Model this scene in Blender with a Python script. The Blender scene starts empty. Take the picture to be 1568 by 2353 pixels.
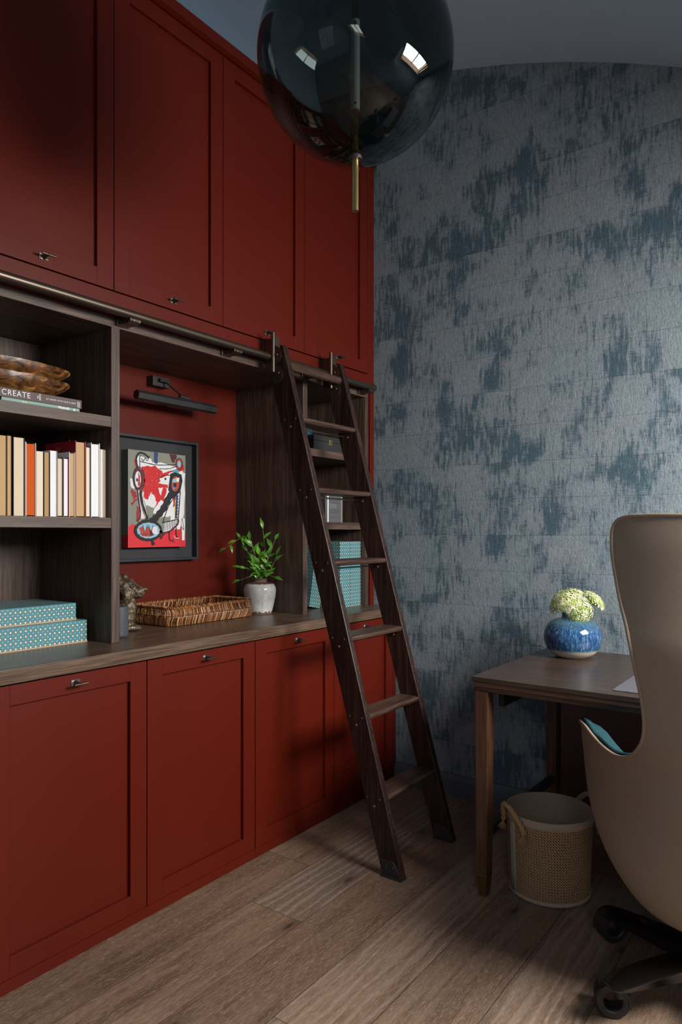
import bpy, bmesh, math, random
from math import pi, sin, cos, radians, sqrt
from mathutils import Vector, Matrix, noise
random.seed(7)
S = bpy.context.scene
COL = S.collection

# ------------------------------------------------------------------ camera
EYE = 1.25
cam_d = bpy.data.cameras.new('camera'); cam = bpy.data.objects.new('camera', cam_d); COL.objects.link(cam)
cam.location = (0, 0, EYE)
cam.rotation_euler = (radians(90), 0, radians(35.911))
cam_d.sensor_fit = 'HORIZONTAL'; cam_d.sensor_width = 36.0
cam_d.lens = 36.0 * 1617.0 / 1568.0
cam_d.shift_y = 47.5 / 1568.0
cam_d.clip_start = 0.02
S.camera = cam

# ------------------------------------------------------------------ light
S.view_settings.view_transform = 'Standard'; S.view_settings.look = 'None'
S.view_settings.gamma = 1.0; S.view_settings.use_curve_mapping = False
S.view_settings.exposure = 0.0
W = bpy.data.worlds.new('world'); S.world = W; W.use_nodes = True
W.node_tree.nodes['Background'].inputs[0].default_value = (0.55, 0.7, 0.9, 1)
W.node_tree.nodes['Background'].inputs[1].default_value = 0.8

VX, VZ, VR = -2.7618, -1.3437, 4.9516         # the vault of the ceiling: axis and radius
def vault(x): return VZ + sqrt(VR*VR - (x-VX)**2)
SKY = [(0.66, 1.22, 1.48, 2.66, 148.0), (0.66, 1.22, -1.9, -0.7, 24.0)]   # x0,x1,y0,y1,watts
def sky_frame(x0, x1):
    a = Vector((x0, 0, vault(x0))); b = Vector((x1, 0, vault(x1)))
    t = (b-a).normalized(); n = Vector((-t.z, 0, t.x))
    if n.z < 0: n = -n
    return a, b, t, n
for (x0, x1, y0, y1, wt) in SKY:
    a, b, t, n = sky_frame(x0, x1)
    ld = bpy.data.lights.new('skylight_daylight', 'AREA'); ld.shape = 'RECTANGLE'
    ld.size = (b-a).length - 0.03; ld.size_y = y1-y0-0.03; ld.energy = wt; ld.color = (1.0, 0.97, 0.93)
    lo = bpy.data.objects.new('skylight_daylight', ld); COL.objects.link(lo)
    c = (a+b)/2 + n*0.15; c.y = (y0+y1)/2
    m = Matrix((t, Vector((0, 1, 0)), t.cross(Vector((0, 1, 0))))).transposed()
    if (m @ Vector((0, 0, -1))).dot(-n) < 0:
        m = Matrix((-t, Vector((0, 1, 0)), (-t).cross(Vector((0, 1, 0))))).transposed()
    lo.matrix_world = Matrix.Translation(c) @ m.to_4x4()

W3 = (-1.35, -0.15, 0.95, 2.35, 6.0)         # window in the wall behind the camera: x0,x1,z0,z1,watts
ld = bpy.data.lights.new('window_daylight', 'AREA'); ld.shape = 'RECTANGLE'; ld.size = W3[1]-W3[0]-.06; ld.size_y = W3[3]-W3[2]-.06; ld.energy = W3[4]; ld.color = (.93, .97, 1.0)
lo = bpy.data.objects.new('window_daylight', ld); COL.objects.link(lo); lo.location = ((W3[0]+W3[1])/2, -2.70, (W3[2]+W3[3])/2); lo.rotation_euler = (radians(90), 0, radians(180))

# ------------------------------------------------------------------ materials
def srgb(r, g, b):
    f = lambda c: (c/255/12.92) if c/255 <= .04045 else ((c/255+.055)/1.055)**2.4
    return (f(r), f(g), f(b), 1)
def mat(name, col=(.5, .5, .5, 1), rough=.5, metal=0, spec=.5, **kw):
    m = bpy.data.materials.new(name); m.use_nodes = True
    b = m.node_tree.nodes['Principled BSDF']
    b.inputs['Base Color'].default_value = col; b.inputs['Roughness'].default_value = rough
    b.inputs['Metallic'].default_value = metal; b.inputs['Specular IOR Level'].default_value = spec
    for k, v in kw.items(): b.inputs[k.replace('_', ' ')].default_value = v
    return m
class N:
    """small node helper"""
    def __init__(s, m): s.t = m.node_tree; s.b = s.t.nodes['Principled BSDF']
    def n(s, typ, ins=None, **at):
        x = s.t.nodes.new(typ)
        for k, v in at.items(): setattr(x, k, v)
        for k, v in (ins or {}).items():
            if isinstance(v, bpy.types.NodeSocket): s.t.links.new(v, x.inputs[k])
            else: x.inputs[k].default_value = v
        return x
    def math(s, op, a, b=0.0, c=0.0, clamp=False):
        x = s.n('ShaderNodeMath', {0: a, 1: b, 2: c}, operation=op, use_clamp=clamp); return x.outputs[0]
    def mix(s, f, a, b):
        x = s.n('ShaderNodeMix', data_type='RGBA')
        for i, v in ((0, f), (6, a), (7, b)):
            if isinstance(v, bpy.types.NodeSocket): s.t.links.new(v, x.inputs[i])
            else: x.inputs[i].default_value = v
        return x.outputs[2]
    def ramp(s, f, stops):
        x = s.n('ShaderNodeValToRGB', {0: f}); cr = x.color_ramp
        while len(cr.elements) < len(stops): cr.elements.new(0.5)
        for e, (p, c) in zip(cr.elements, stops): e.position = p; e.color = c if len(c) == 4 else (*c, 1)
        return x.outputs[0]
    def noise(s, vec, scale=5, detail=4, rough=.5, dist=0.0):
        return s.n('ShaderNodeTexNoise', {'Vector': vec, 'Scale': scale, 'Detail': detail, 'Roughness': rough, 'Distortion': dist}).outputs[0]
    def obj(s): return s.n('ShaderNodeTexCoord').outputs['Object']
    def uv(s): return s.n('ShaderNodeTexCoord').outputs['UV']
    def pos(s): return s.n('ShaderNodeNewGeometry').outputs['Position']
    def map(s, vec, scale=(1, 1, 1), loc=(0, 0, 0), rot=(0, 0, 0)):
        return s.n('ShaderNodeMapping', {'Vector': vec, 'Scale': scale, 'Location': loc, 'Rotation': rot}).outputs[0]
    def sep(s, vec): return s.n('ShaderNodeSeparateXYZ', {0: vec}).outputs
    def comb(s, x, y, z): return s.n('ShaderNodeCombineXYZ', {0: x, 1: y, 2: z}).outputs[0]
    def link(s, a, name): s.t.links.new(a, s.b.inputs[name])
    def bump(s, h, strength=.3, dist=.002):
        x = s.n('ShaderNodeBump', {'Height': h, 'Strength': strength, 'Distance': dist}); s.link(x.outputs[0], 'Normal')
def wood(name, dark, mid, light, along='y', rough=.45, grain=1.0, spec=.4):
    m = mat(name, mid, rough, spec=spec); q = N(m)
    sc = {'x': (1.2, 26, 26), 'y': (26, 1.2, 26), 'z': (26, 26, 1.2)}[along]
    p = q.pos()
    v = q.map(p, sc)
    w = q.noise(v, 1.6*grain, 3, .55, .6)
    fine = q.noise(q.map(p, tuple(c*(9 if c > 2 else 5) for c in sc)), 1.2, 3, .65)
    f = q.math('ADD', q.math('MULTIPLY', w, .36), q.math('MULTIPLY', fine, .64))
    c = q.ramp(f, [(.37, dark), (.5, mid), (.62, light)])
    q.link(c, 'Base Color'); q.bump(f, .5, .0012)
    q.link(q.math('MULTIPLY_ADD', fine, .2, rough-.1), 'Roughness')
    return m
M = {}
M['red'] = mat('red_cabinet_paint', (.092, .0070, .0020, 1), .43, spec=.24)
_q = N(M['red']); _q.bump(_q.noise(_q.pos(), 260, 2), .02, .0005)
M['red_edge'] = M['red']
M['oak_y'] = wood('brown_oak_y', (.036, .022, .016, 1), (.076, .047, .035, 1), (.135, .088, .067, 1), 'y', .48)
M['oak_z'] = wood('brown_oak_z', (.030, .018, .013, 1), (.062, .038, .028, 1), (.115, .074, .056, 1), 'z', .48)
M['top'] = wood('worktop_oak', (.055, .032, .022, 1), (.098, .060, .040, 1), (.150, .098, .066, 1), 'y', .34)
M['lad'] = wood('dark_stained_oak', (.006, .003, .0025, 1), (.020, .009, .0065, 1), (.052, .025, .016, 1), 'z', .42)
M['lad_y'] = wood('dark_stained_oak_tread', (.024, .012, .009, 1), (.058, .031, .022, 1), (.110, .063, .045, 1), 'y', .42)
M['desk_top'] = wood('desk_top_wood', (.026, .015, .010, 1), (.042, .025, .017, 1), (.062, .038, .026, 1), 'x', .30)
M['desk'] = wood('desk_wood', (.040, .016, .008, 1), (.080, .034, .017, 1), (.125, .060, .030, 1), 'z', .42)
M['desk_x'] = wood('desk_edge_wood', (.035, .015, .008, 1), (.070, .032, .017, 1), (.115, .056, .029, 1), 'x', .42)
M['black_metal'] = mat('blackened_metal', (.045, .045, .046, 1), .45, .5)
M['bronze'] = mat('dark_bronze_metal', (.135, .105, .080, 1), .36, .9)
M['steel'] = mat('nickel_metal', (.42, .39, .35, 1), .28, 1.0)
M['brass'] = mat('brushed_brass', (.62, .42, .17, 1), .27, 1.0)
M['brass_dark'] = mat('aged_brass', (.30, .18, .07, 1), .35, 1.0)
M['gold'] = mat('gold_plate', (.72, .60, .28, 1), .3, 1.0)
M['black'] = mat('matt_black', (.012, .012, .013, 1), .55)
M['mat_board'] = mat('charcoal_mount_board', (.030, .031, .034, 1), .8)
M['frame'] = mat('blue_black_frame', (.022, .026, .035, 1), .42)
M['white'] = mat('white_ink', (.75, .73, .70, 1), .6)

def m_ceiling():
    m = mat('slate_blue_ceiling_paint', (.19, .25, .31, 1), .75, spec=.25); q = N(m)
    n1 = q.noise(q.pos(), 1.2, 4, .6)
    q.link(q.mix(n1, (.36, .49, .62, 1), (.41, .54, .66, 1)), 'Base Color')
    q.bump(q.noise(q.pos(), 90, 3), .08, .001); return m
M['ceil'] = m_ceiling()
def m_wallpaper():
    """hand printed sheets hung like courses: grey linen ground, worn teal ink, woven threads"""
    m = mat('distressed_blue_wallpaper', (.15, .2, .23, 1), .7, spec=.3); q = N(m)
    p = q.pos(); x, y, z = q.sep(p)
    row_h = .1645
    zr = q.math('DIVIDE', q.math('ADD', z, .077), row_h)
    r = q.math('FLOOR', zr); rowpos = q.math('FRACT', zr)
    wn = q.n('ShaderNodeTexWhiteNoise', {'W': r}, noise_dimensions='1D').outputs['Value']
    u = q.math('ADD', q.math('DIVIDE', x, .70), q.math('MULTIPLY', wn, 3.7))
    cidx = q.math('FLOOR', u); cpos = q.math('FRACT', u)
    half = q.math('FLOOR', q.math('DIVIDE', r, 2.0))
    off = q.n('ShaderNodeTexWhiteNoise', {'Vector': q.comb(q.math('FLOOR', q.math('DIVIDE', x, 1.4)), half, 0)}, noise_dimensions='3D').outputs['Color']
    offv = q.n('ShaderNodeVectorMath', {0: off, 1: (1.2, 0, .5)}, operation='MULTIPLY').outputs[0]
    pv = q.n('ShaderNodeVectorMath', {0: p, 1: offv}, operation='ADD').outputs[0]
    big = q.noise(q.map(pv, (1, 1, .9)), 3.6, 2, .5)
    big2 = q.noise(q.map(p, (1, 1, .8)), 9.0, 3, .6)
    vert = q.noise(q.map(p, (70, 1, 11)), 1.0, 4, .65)
    vert2 = q.noise(q.map(p, (260, 1, 22)), 1.0, 3, .6)
    horz = q.noise(q.map(p, (20, 1, 260)), 1.0, 3, .6)
    weave = q.noise(q.map(p, (1, 1, .75)), 150, 3, .7)
    s1 = q.math('ADD', q.math('MULTIPLY', big, .75), q.math('MULTIPLY', big2, .75))
    s2 = q.math('MULTIPLY', vert, .90)
    s3 = q.math('ADD', q.math('MULTIPLY', vert2, .38), q.math('MULTIPLY', horz, .42))
    tot = q.math('ADD', q.math('ADD', s1, s2), q.math('ADD', s3, q.math('MULTIPLY', weave, .30)))   # about 1.67
    k = q.math('MULTIPLY', q.math('SUBTRACT', tot, 1.735), 6.0, clamp=True)
    base = q.mix(q.noise(q.map(pv, (1, 1, 1)), 4, 3), (.180, .238, .268, 1), (.225, .245, .265, 1))
    thr = q.ramp(q.math('ADD', q.math('MULTIPLY', vert2, .5), q.math('MULTIPLY', weave, .5)), [(.38, (.62, .66, .70, 1)), (.52, (1, 1, 1, 1)), (.64, (1.28, 1.26, 1.22, 1))])
    base = q.n('ShaderNodeMix', {6: base, 7: thr, 0: .9}, data_type='RGBA', blend_type='MULTIPLY').outputs[2]
    ink = q.n('ShaderNodeMix', {6: (.036, .078, .105, 1), 7: thr, 0: .9}, data_type='RGBA', blend_type='MULTIPLY').outputs[2]
    c = q.mix(q.math('MULTIPLY', k, .86), base, ink)
    sd = q.math('MINIMUM', rowpos, q.math('SUBTRACT', 1.0, rowpos))
    seam = q.math('LESS_THAN', sd, .0060)
    cd = q.math('MINIMUM', cpos, q.math('SUBTRACT', 1.0, cpos))
    seam2 = q.math('MULTIPLY', q.math('LESS_THAN', cd, .0011), .35)
    sm = q.math('MAXIMUM', q.math('MULTIPLY', seam, .5), seam2)
    c = q.mix(sm, c, (.04, .06, .075, 1))
    q.link(c, 'Base Color')
    h = q.math('SUBTRACT', q.math('ADD', q.math('MULTIPLY', vert2, .5), q.math('MULTIPLY', weave, .9)), q.math('MULTIPLY', sm, 1.0))
    q.bump(h, .8, .0026)
    q.link(q.math('MULTIPLY_ADD', k, -.2, .72), 'Roughness')
    return m
M['wallpaper'] = m_wallpaper()
def m_floor():
    m = mat('limed_oak_planks', (.3, .2, .15, 1), .42, spec=.4); q = N(m)
    p = q.pos(); x, y, z = q.sep(p); w = .2195
    u = q.math('DIVIDE', q.math('ADD', x, .548), w)
    i = q.math('ADD', q.math('FLOOR', u), 5.0); fu = q.math('FRACT', u)
    st = q.math('ADD', q.math('MULTIPLY', i, .392), q.math('MULTIPLY', q.math('MULTIPLY', i, i), .708))
    v = q.math('DIVIDE', q.math('SUBTRACT', q.math('SUBTRACT', y, 1.754), st), 2.0)
    j = q.math('FLOOR', v); fv = q.math('FRACT', v)
    idv = q.comb(i, j, 0)
    rnd = q.n('ShaderNodeTexWhiteNoise', {'Vector': idv}, noise_dimensions='3D').outputs
    offs = q.n('ShaderNodeVectorMath', {0: rnd['Color'], 1: (7, 7, 7)}, operation='MULTIPLY').outputs[0]
    pp = q.n('ShaderNodeVectorMath', {0: p, 1: offs}, operation='ADD').outputs[0]
    g1 = q.noise(q.map(pp, (26, 2.2, 1)), 1.2, 5, .65, 1.2)
    fine = q.noise(q.map(pp, (430, 42, 1)), 1.0, 4, .7, .4)
    broad = q.noise(q.map(pp, (6, .9, 1)), 1.0, 3, .5)
    # cathedral grain
    wv = q.n('ShaderNodeTexWave', {'Vector': q.map(pp, (1, .16, 1)), 'Scale': 9.0, 'Distortion': 7.0, 'Detail': 2.0, 'Detail Scale': 1.6}, wave_type='BANDS', bands_direction='X').outputs['Fac']
    f = q.math('ADD', q.math('MULTIPLY', g1, .55), q.math('MULTIPLY', broad, .45))
    c = q.ramp(f, [(.33, (.105, .064, .041, 1)), (.48, (.200, .131, .089, 1)), (.66, (.29, .207, .150, 1))])
    tint = q.ramp(rnd['Value'], [(0, (.74, .68, .62, 1)), (.35, (1.05, .98, .92, 1)), (.7, (.92, .93, .92, 1)), (1, (1.25, 1.16, 1.10, 1))])
    c = q.n('ShaderNodeMix', {6: c, 7: tint, 0: 1.0}, data_type='RGBA', blend_type='MULTIPLY').outputs[2]
    wl = q.ramp(wv, [(.60, (0, 0, 0, 1)), (.92, (1, 1, 1, 1))])
    isw = q.math('GREATER_THAN', rnd['Value'], .72)
    isp = q.math('MULTIPLY', q.math('COMPARE', i, 0.0, .1), q.math('COMPARE', j, 0.0, .1))
    cath = q.math('MAXIMUM', isw, isp)
    c = q.mix(isp, c, (.155, .112, .080, 1))
    c = q.mix(q.math('MULTIPLY', q.math('MULTIPLY', wl, cath), .5), c, (.33, .245, .19, 1))
    lime = q.ramp(fine, [(.53, (0, 0, 0, 1)), (.64, (1, 1, 1, 1))])
    c = q.mix(q.math('MULTIPLY', lime, .42), c, (.48, .385, .31, 1))
    dk = q.ramp(fine, [(.34, (1, 1, 1, 1)), (.45, (0, 0, 0, 1))])
    c = q.mix(q.math('MULTIPLY', dk, .36), c, (.085, .052, .036, 1))
    kn = q.n('ShaderNodeTexVoronoi', {'Vector': q.map(pp, (4.2, 1.25, 1)), 'Scale': 1.0}, feature='F1', voronoi_dimensions='2D').outputs['Distance']
    kk = q.ramp(kn, [(.016, (1, 1, 1, 1)), (.045, (.45, .45, .45, 1)), (.15, (0, 0, 0, 1))])
    c = q.mix(q.math('MULTIPLY', kk, .85), c, (.030, .020, .016, 1))
    su = q.math('MULTIPLY', q.math('MINIMUM', fu, q.math('SUBTRACT', 1.0, fu)), w)
    sv = q.math('MULTIPLY', q.math('MINIMUM', fv, q.math('SUBTRACT', 1.0, fv)), 2.0)
    gap = q.math('LESS_THAN', q.math('MINIMUM', su, sv), .0011)
    c = q.mix(q.math('MULTIPLY', gap, .85), c, (.035, .022, .016, 1))
    q.link(c, 'Base Color')
    q.bump(q.math('SUBTRACT', q.math('ADD', q.math('MULTIPLY', fine, .5), q.math('MULTIPLY', g1, .3)), gap), .35, .0016)
    q.link(q.math('MULTIPLY_ADD', fine, .25, .34), 'Roughness')
    return m
M['floor'] = m_floor()
def m_dots():
    """teal paper printed with rows of big and small pearl dots; UVs are in metres"""
    m = mat('teal_pearl_paper', (.05, .2, .25, 1), .45); q = N(m)
    a, b, _ = q.sep(q.uv()); s = .0165
    def dots(ox, oy, rad):
        u = q.math('SUBTRACT', q.math('FRACT', q.math('ADD', q.math('DIVIDE', a, s), ox)), .5)
        v = q.math('SUBTRACT', q.math('FRACT', q.math('ADD', q.math('DIVIDE', b, s*1.06), oy)), .5)
        d = q.math('SQRT', q.math('ADD', q.math('MULTIPLY', u, u), q.math('MULTIPLY', v, v)))
        return d
    d1 = dots(.25, .35, 0); d2 = dots(.75, .85, 0)
    # dark shadow ring printed round each dot, then tan rim, then white centre
    c = q.mix(q.math('LESS_THAN', d1, .265), (.060, .235, .285, 1), (.022, .045, .048, 1))
    c = q.mix(q.math('LESS_THAN', d1, .215), c, (.42, .27, .14, 1))
    core = q.ramp(d1, [(.05, (.95, .88, .74, 1)), (.17, (.62, .44, .26, 1))])
    c = q.mix(q.math('LESS_THAN', d1, .165), c, core)
    c = q.mix(q.math('LESS_THAN', d2, .125), c, (.05, .075, .075, 1))
    c = q.mix(q.math('LESS_THAN', d2, .09), c, (.80, .72, .58, 1))
    q.link(c, 'Base Color'); return m
M['dots'] = m_dots()
M['kraft'] = mat('gilt_card_edge', (.42, .31, .19, 1), .5)

# ------------------------------------------------------------------ mesh builder
class MB:
    def __init__(s): s.v = []; s.f = []; s.u = []; s.m = []
    def face(s, idx, uv=None, m=0):
        s.f.append(tuple(idx)); s.u.append(uv or [(0, 0)]*len(idx)); s.m.append(m)
    def box(s, x0, x1, y0, y1, z0, z1, m=0, M4=None):
        k = len(s.v)
        P = [Vector((x, y, z)) for z in (z0, z1) for y in (y0, y1) for x in (x0, x1)]
        if M4 is not None: P = [M4 @ p for p in P]
        s.v += [tuple(p) for p in P]
        X, Y, Z = x1-x0, y1-y0, z1-z0
        for idx, (a, b) in (((0, 2, 3, 1), (Y, X)), ((4, 5, 7, 6), (X, Y)), ((0, 1, 5, 4), (X, Z)),
                            ((2, 6, 7, 3), (Z, X)), ((0, 4, 6, 2), (Z, Y)), ((1, 3, 7, 5), (Y, Z))):
            uv = [(0, 0), (a, 0), (a, b), (0, b)]
            if idx in ((2, 6, 7, 3), (0, 4, 6, 2)): uv = [(v, u) for u, v in uv]
            s.face([k+i for i in idx], uv, m)
        return s
    def prism(s, poly, axis, a, b, m=0):
        """poly: list of (p,q) in the plane normal to axis; x:(y,z) y:(x,z) z:(x,y)"""
        def P(p, t):
            return {'x': (t, p[0], p[1]), 'y': (p[0], t, p[1]), 'z': (p[0], p[1], t)}[axis]
        k = len(s.v); n = len(poly)
        s.v += [P(p, a) for p in poly] + [P(p, b) for p in poly]
        s.face(list(range(k, k+n)), [tuple(p) for p in poly], m); s.face(list(range(k+2*n-1, k+n-1, -1)), [tuple(p) for p in poly[::-1]], m)
        L = 0
        for i in range(n):
            j = (i+1) % n; d = math.dist(poly[i], poly[j])
            s.face((k+j, k+i, k+n+i, k+n+j), [(L+d, 0), (L, 0), (L, abs(b-a)), (L+d, abs(b-a))], m); L += d
        return s
    def tube(s, pts, r, seg=8, closed=False, cap=True, m=0, flat=1.0, up=None):
        pts = [Vector(p) for p in pts]; n = len(pts); rr = r if isinstance(r, (list, tuple)) else [r]*n
        k = len(s.v); ref = None
        for i, p in enumerate(pts):
            if closed: d = pts[(i+1) % n]-pts[i-1]
            else: d = pts[min(i+1, n-1)]-pts[max(i-1, 0)]
            if d.length < 1e-9: d = Vector((0, 0, 1))
            d.normalize()
            if ref is None:
                ref = Vector(up) if up else (Vector((0, 0, 1)) if abs(d.z) < .9 else Vector((1, 0, 0)))
            a = ref - d*ref.dot(d)
            if a.length < 1e-6: a = d.orthogonal()
            a.normalize(); b = d.cross(a)
            if not up: ref = a
            for j in range(seg):
                t = 2*pi*j/seg
                s.v.append(tuple(p + a*cos(t)*rr[i]*flat + b*sin(t)*rr[i]))
        N_ = n if closed else n-1
        for i in range(N_):
            for j in range(seg):
                i2 = (i+1) % n; j2 = (j+1) % seg
                s.face((k+i*seg+j, k+i*seg+j2, k+i2*seg+j2, k+i2*seg+j), None, m)
        if cap and not closed:
            s.face([k+j for j in range(seg)][::-1], None, m); s.face([k+(n-1)*seg+j for j in range(seg)], None, m)
        return s
    def lathe(s, prof, c, seg=32, m=0, axis='z', close=False):
        """prof [(r,h)], c centre; closed caps when r==0"""
        k = len(s.v); n = len(prof)
        def P(r, h, t):
            a, b = r*cos(t), r*sin(t)
            o = {'z': (a, b, h), 'y': (b, h, a), 'x': (h, a, b)}[axis]
            return (c[0]+o[0], c[1]+o[1], c[2]+o[2])
        for r, h in prof:
            for j in range(seg): s.v.append(P(r, h, 2*pi*j/seg))
        L = 0
        for i in range(n-1):
            rm = max(prof[i][0], prof[i+1][0]); d = math.dist(prof[i], prof[i+1])
            for j in range(seg):
                j2 = (j+1) % seg
                u0, u1 = 2*pi*rm*j/seg, 2*pi*rm*(j+1)/seg
                s.face((k+i*seg+j, k+i*seg+j2, k+(i+1)*seg+j2, k+(i+1)*seg+j), [(u0, L), (u1, L), (u1, L+d), (u0, L+d)], m)
            L += d
        if prof[0][0] > 1e-5: s.face([k+j for j in range(seg)][::-1], None, m) if not close else None
        if prof[-1][0] > 1e-5: s.face([k+(n-1)*seg+j for j in range(seg)], None, m) if not close else None
        return s
    def grid(s, pts, m=0, cu=False, uvs=1.0, flip=False):
        """pts[i][j] 3D points"""
        k = len(s.v); R = len(pts); Cn = len(pts[0])
        for row in pts: s.v += [tuple(p) for p in row]
        for i in range(R-1):
            for j in range(Cn if cu else Cn-1):
                j2 = (j+1) % Cn
                f = [k+i*Cn+j, k+i*Cn+j2, k+(i+1)*Cn+j2, k+(i+1)*Cn+j]
                uv = [(j*uvs, i*uvs), ((j+1)*uvs, i*uvs), ((j+1)*uvs, (i+1)*uvs), (j*uvs, (i+1)*uvs)]
                if flip: f = f[::-1]; uv = uv[::-1]
                s.face(f, uv, m)
        return s
    def ball(s, c, r, seg=10, rings=6, m=0, sc=(1, 1, 1), M3=None):
        k = len(s.v); c = Vector(c)
        for i in range(1, rings):
            th = pi*i/rings
            for j in range(seg):
                t = 2*pi*j/seg
                p = Vector((r*sin(th)*cos(t)*sc[0], r*sin(th)*sin(t)*sc[1], r*cos(th)*sc[2]))
                if M3: p = M3 @ p
                s.v.append(tuple(c+p))
        a = Vector((0, 0, r*sc[2])); 
        if M3: a = M3 @ a
        s.v.append(tuple(c+a)); s.v.append(tuple(c-a)); T, B = len(s.v)-2, len(s.v)-1
        for i in range(rings-2):
            for j in range(seg):
                j2 = (j+1) % seg
                s.face((k+i*seg+j, k+(i+1)*seg+j, k+(i+1)*seg+j2, k+i*seg+j2), None, m)
        for j in range(seg):
            j2 = (j+1) % seg
            s.face((T, k+j, k+j2), None, m); s.face((B, k+(rings-2)*seg+j2, k+(rings-2)*seg+j), None, m)
        return s
    def build(s, name, mats, parent=None, smooth=False, bevel=0, bseg=2, origin=None, auto=None, fix=True, kind=None, label=None):
        me = bpy.data.meshes.new(name)
        if parent is not None: o0 = Vector(parent['_o'])
        elif origin is not None: o0 = Vector(origin)
        else:
            xs = [p[0] for p in s.v]; ys = [p[1] for p in s.v]; zs = [p[2] for p in s.v]
            o0 = Vector(((min(xs)+max(xs))/2, (min(ys)+max(ys))/2, min(zs)))
        me.from_pydata([tuple(Vector(p)-o0) for p in s.v], [], s.f)
        for mm in (mats if isinstance(mats, (list, tuple)) else [mats]): me.materials.append(mm)
        uvl = me.uv_layers.new(name='UVMap'); li = 0
        for fi, uv in enumerate(s.u):
            me.polygons[fi].material_index = s.m[fi]
            for q_ in uv: uvl.data[li].uv = q_; li += 1
        if fix:
            bm = bmesh.new(); bm.from_mesh(me); bmesh.ops.recalc_face_normals(bm, faces=bm.faces); bm.to_mesh(me); bm.free()
        if smooth:
            for p in me.polygons: p.use_smooth = True
            if auto: me.set_sharp_from_angle(angle=radians(auto))
        o = bpy.data.objects.new(name, me); COL.objects.link(o)
        if parent is not None: o.parent = parent
        else: o.location = o0
        o['_o'] = tuple(o0)
        if bevel:
            b = o.modifiers.new('bevel', 'BEVEL'); b.width = bevel; b.segments = bseg; b.limit_method = 'ANGLE'; b.angle_limit = radians(40)
        if kind: o['kind'] = kind
        if label: o['label'] = label
        return o
def tag(o, label, cat, group=None, kind=None):
    o['label'] = label; o['category'] = cat
    if group: o['group'] = group
    if kind: o['kind'] = kind
    return o
def thing(name, loc, label, cat, group=None):
    o = bpy.data.objects.new(name, None); COL.objects.link(o); o.location = loc
    o.empty_display_size = .05; o['_o'] = tuple(loc)
    return tag(o, label, cat, group)
def struct(o): o['kind'] = 'structure'; return o
TX = Matrix(((0, 0, 1), (1, 0, 0), (0, 1, 0)))     # lettering that faces +x and reads along +y
def text(name, body, size, at, material, parent, rot=TX, extrude=.0003, sx=1.0, align='LEFT', space=1.0, bold=0.0):
    cu = bpy.data.curves.new(name, 'FONT'); cu.body = body; cu.size = size; cu.extrude = extrude
    cu.align_x = align; cu.align_y = 'CENTER'; cu.space_character = space; cu.offset = bold
    t = bpy.data.objects.new(name, cu); COL.objects.link(t); bpy.context.view_layer.update()
    me = bpy.data.meshes.new_from_object(t.evaluated_get(bpy.context.evaluated_depsgraph_get()))
    bpy.data.objects.remove(t)
    o0 = Vector(parent['_o'])
    for v in me.vertices:
        v.co = rot @ Vector((v.co.x*sx, v.co.y, v.co.z)) + Vector(at) - o0
    me.materials.clear(); me.materials.append(material)
    o = bpy.data.objects.new(name, me); COL.objects.link(o); o.parent = parent; o['_o'] = tuple(o0)
    return o
def catmull(P, n):
    """resample control points (tuples) with a Catmull-Rom spline, n steps per span"""
    P = [Vector(p) for p in P]; out = []
    for i in range(len(P)-1):
        p0 = P[max(i-1, 0)]; p1 = P[i]; p2 = P[i+1]; p3 = P[min(i+2, len(P)-1)]
        for k in range(n):
            t = k/n
            out.append(.5*((2*p1)+(p2-p0)*t+(2*p0-5*p1+4*p2-p3)*t*t+(3*p1-p0-3*p2+p3)*t**3))
    out.append(P[-1]); return out

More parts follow.
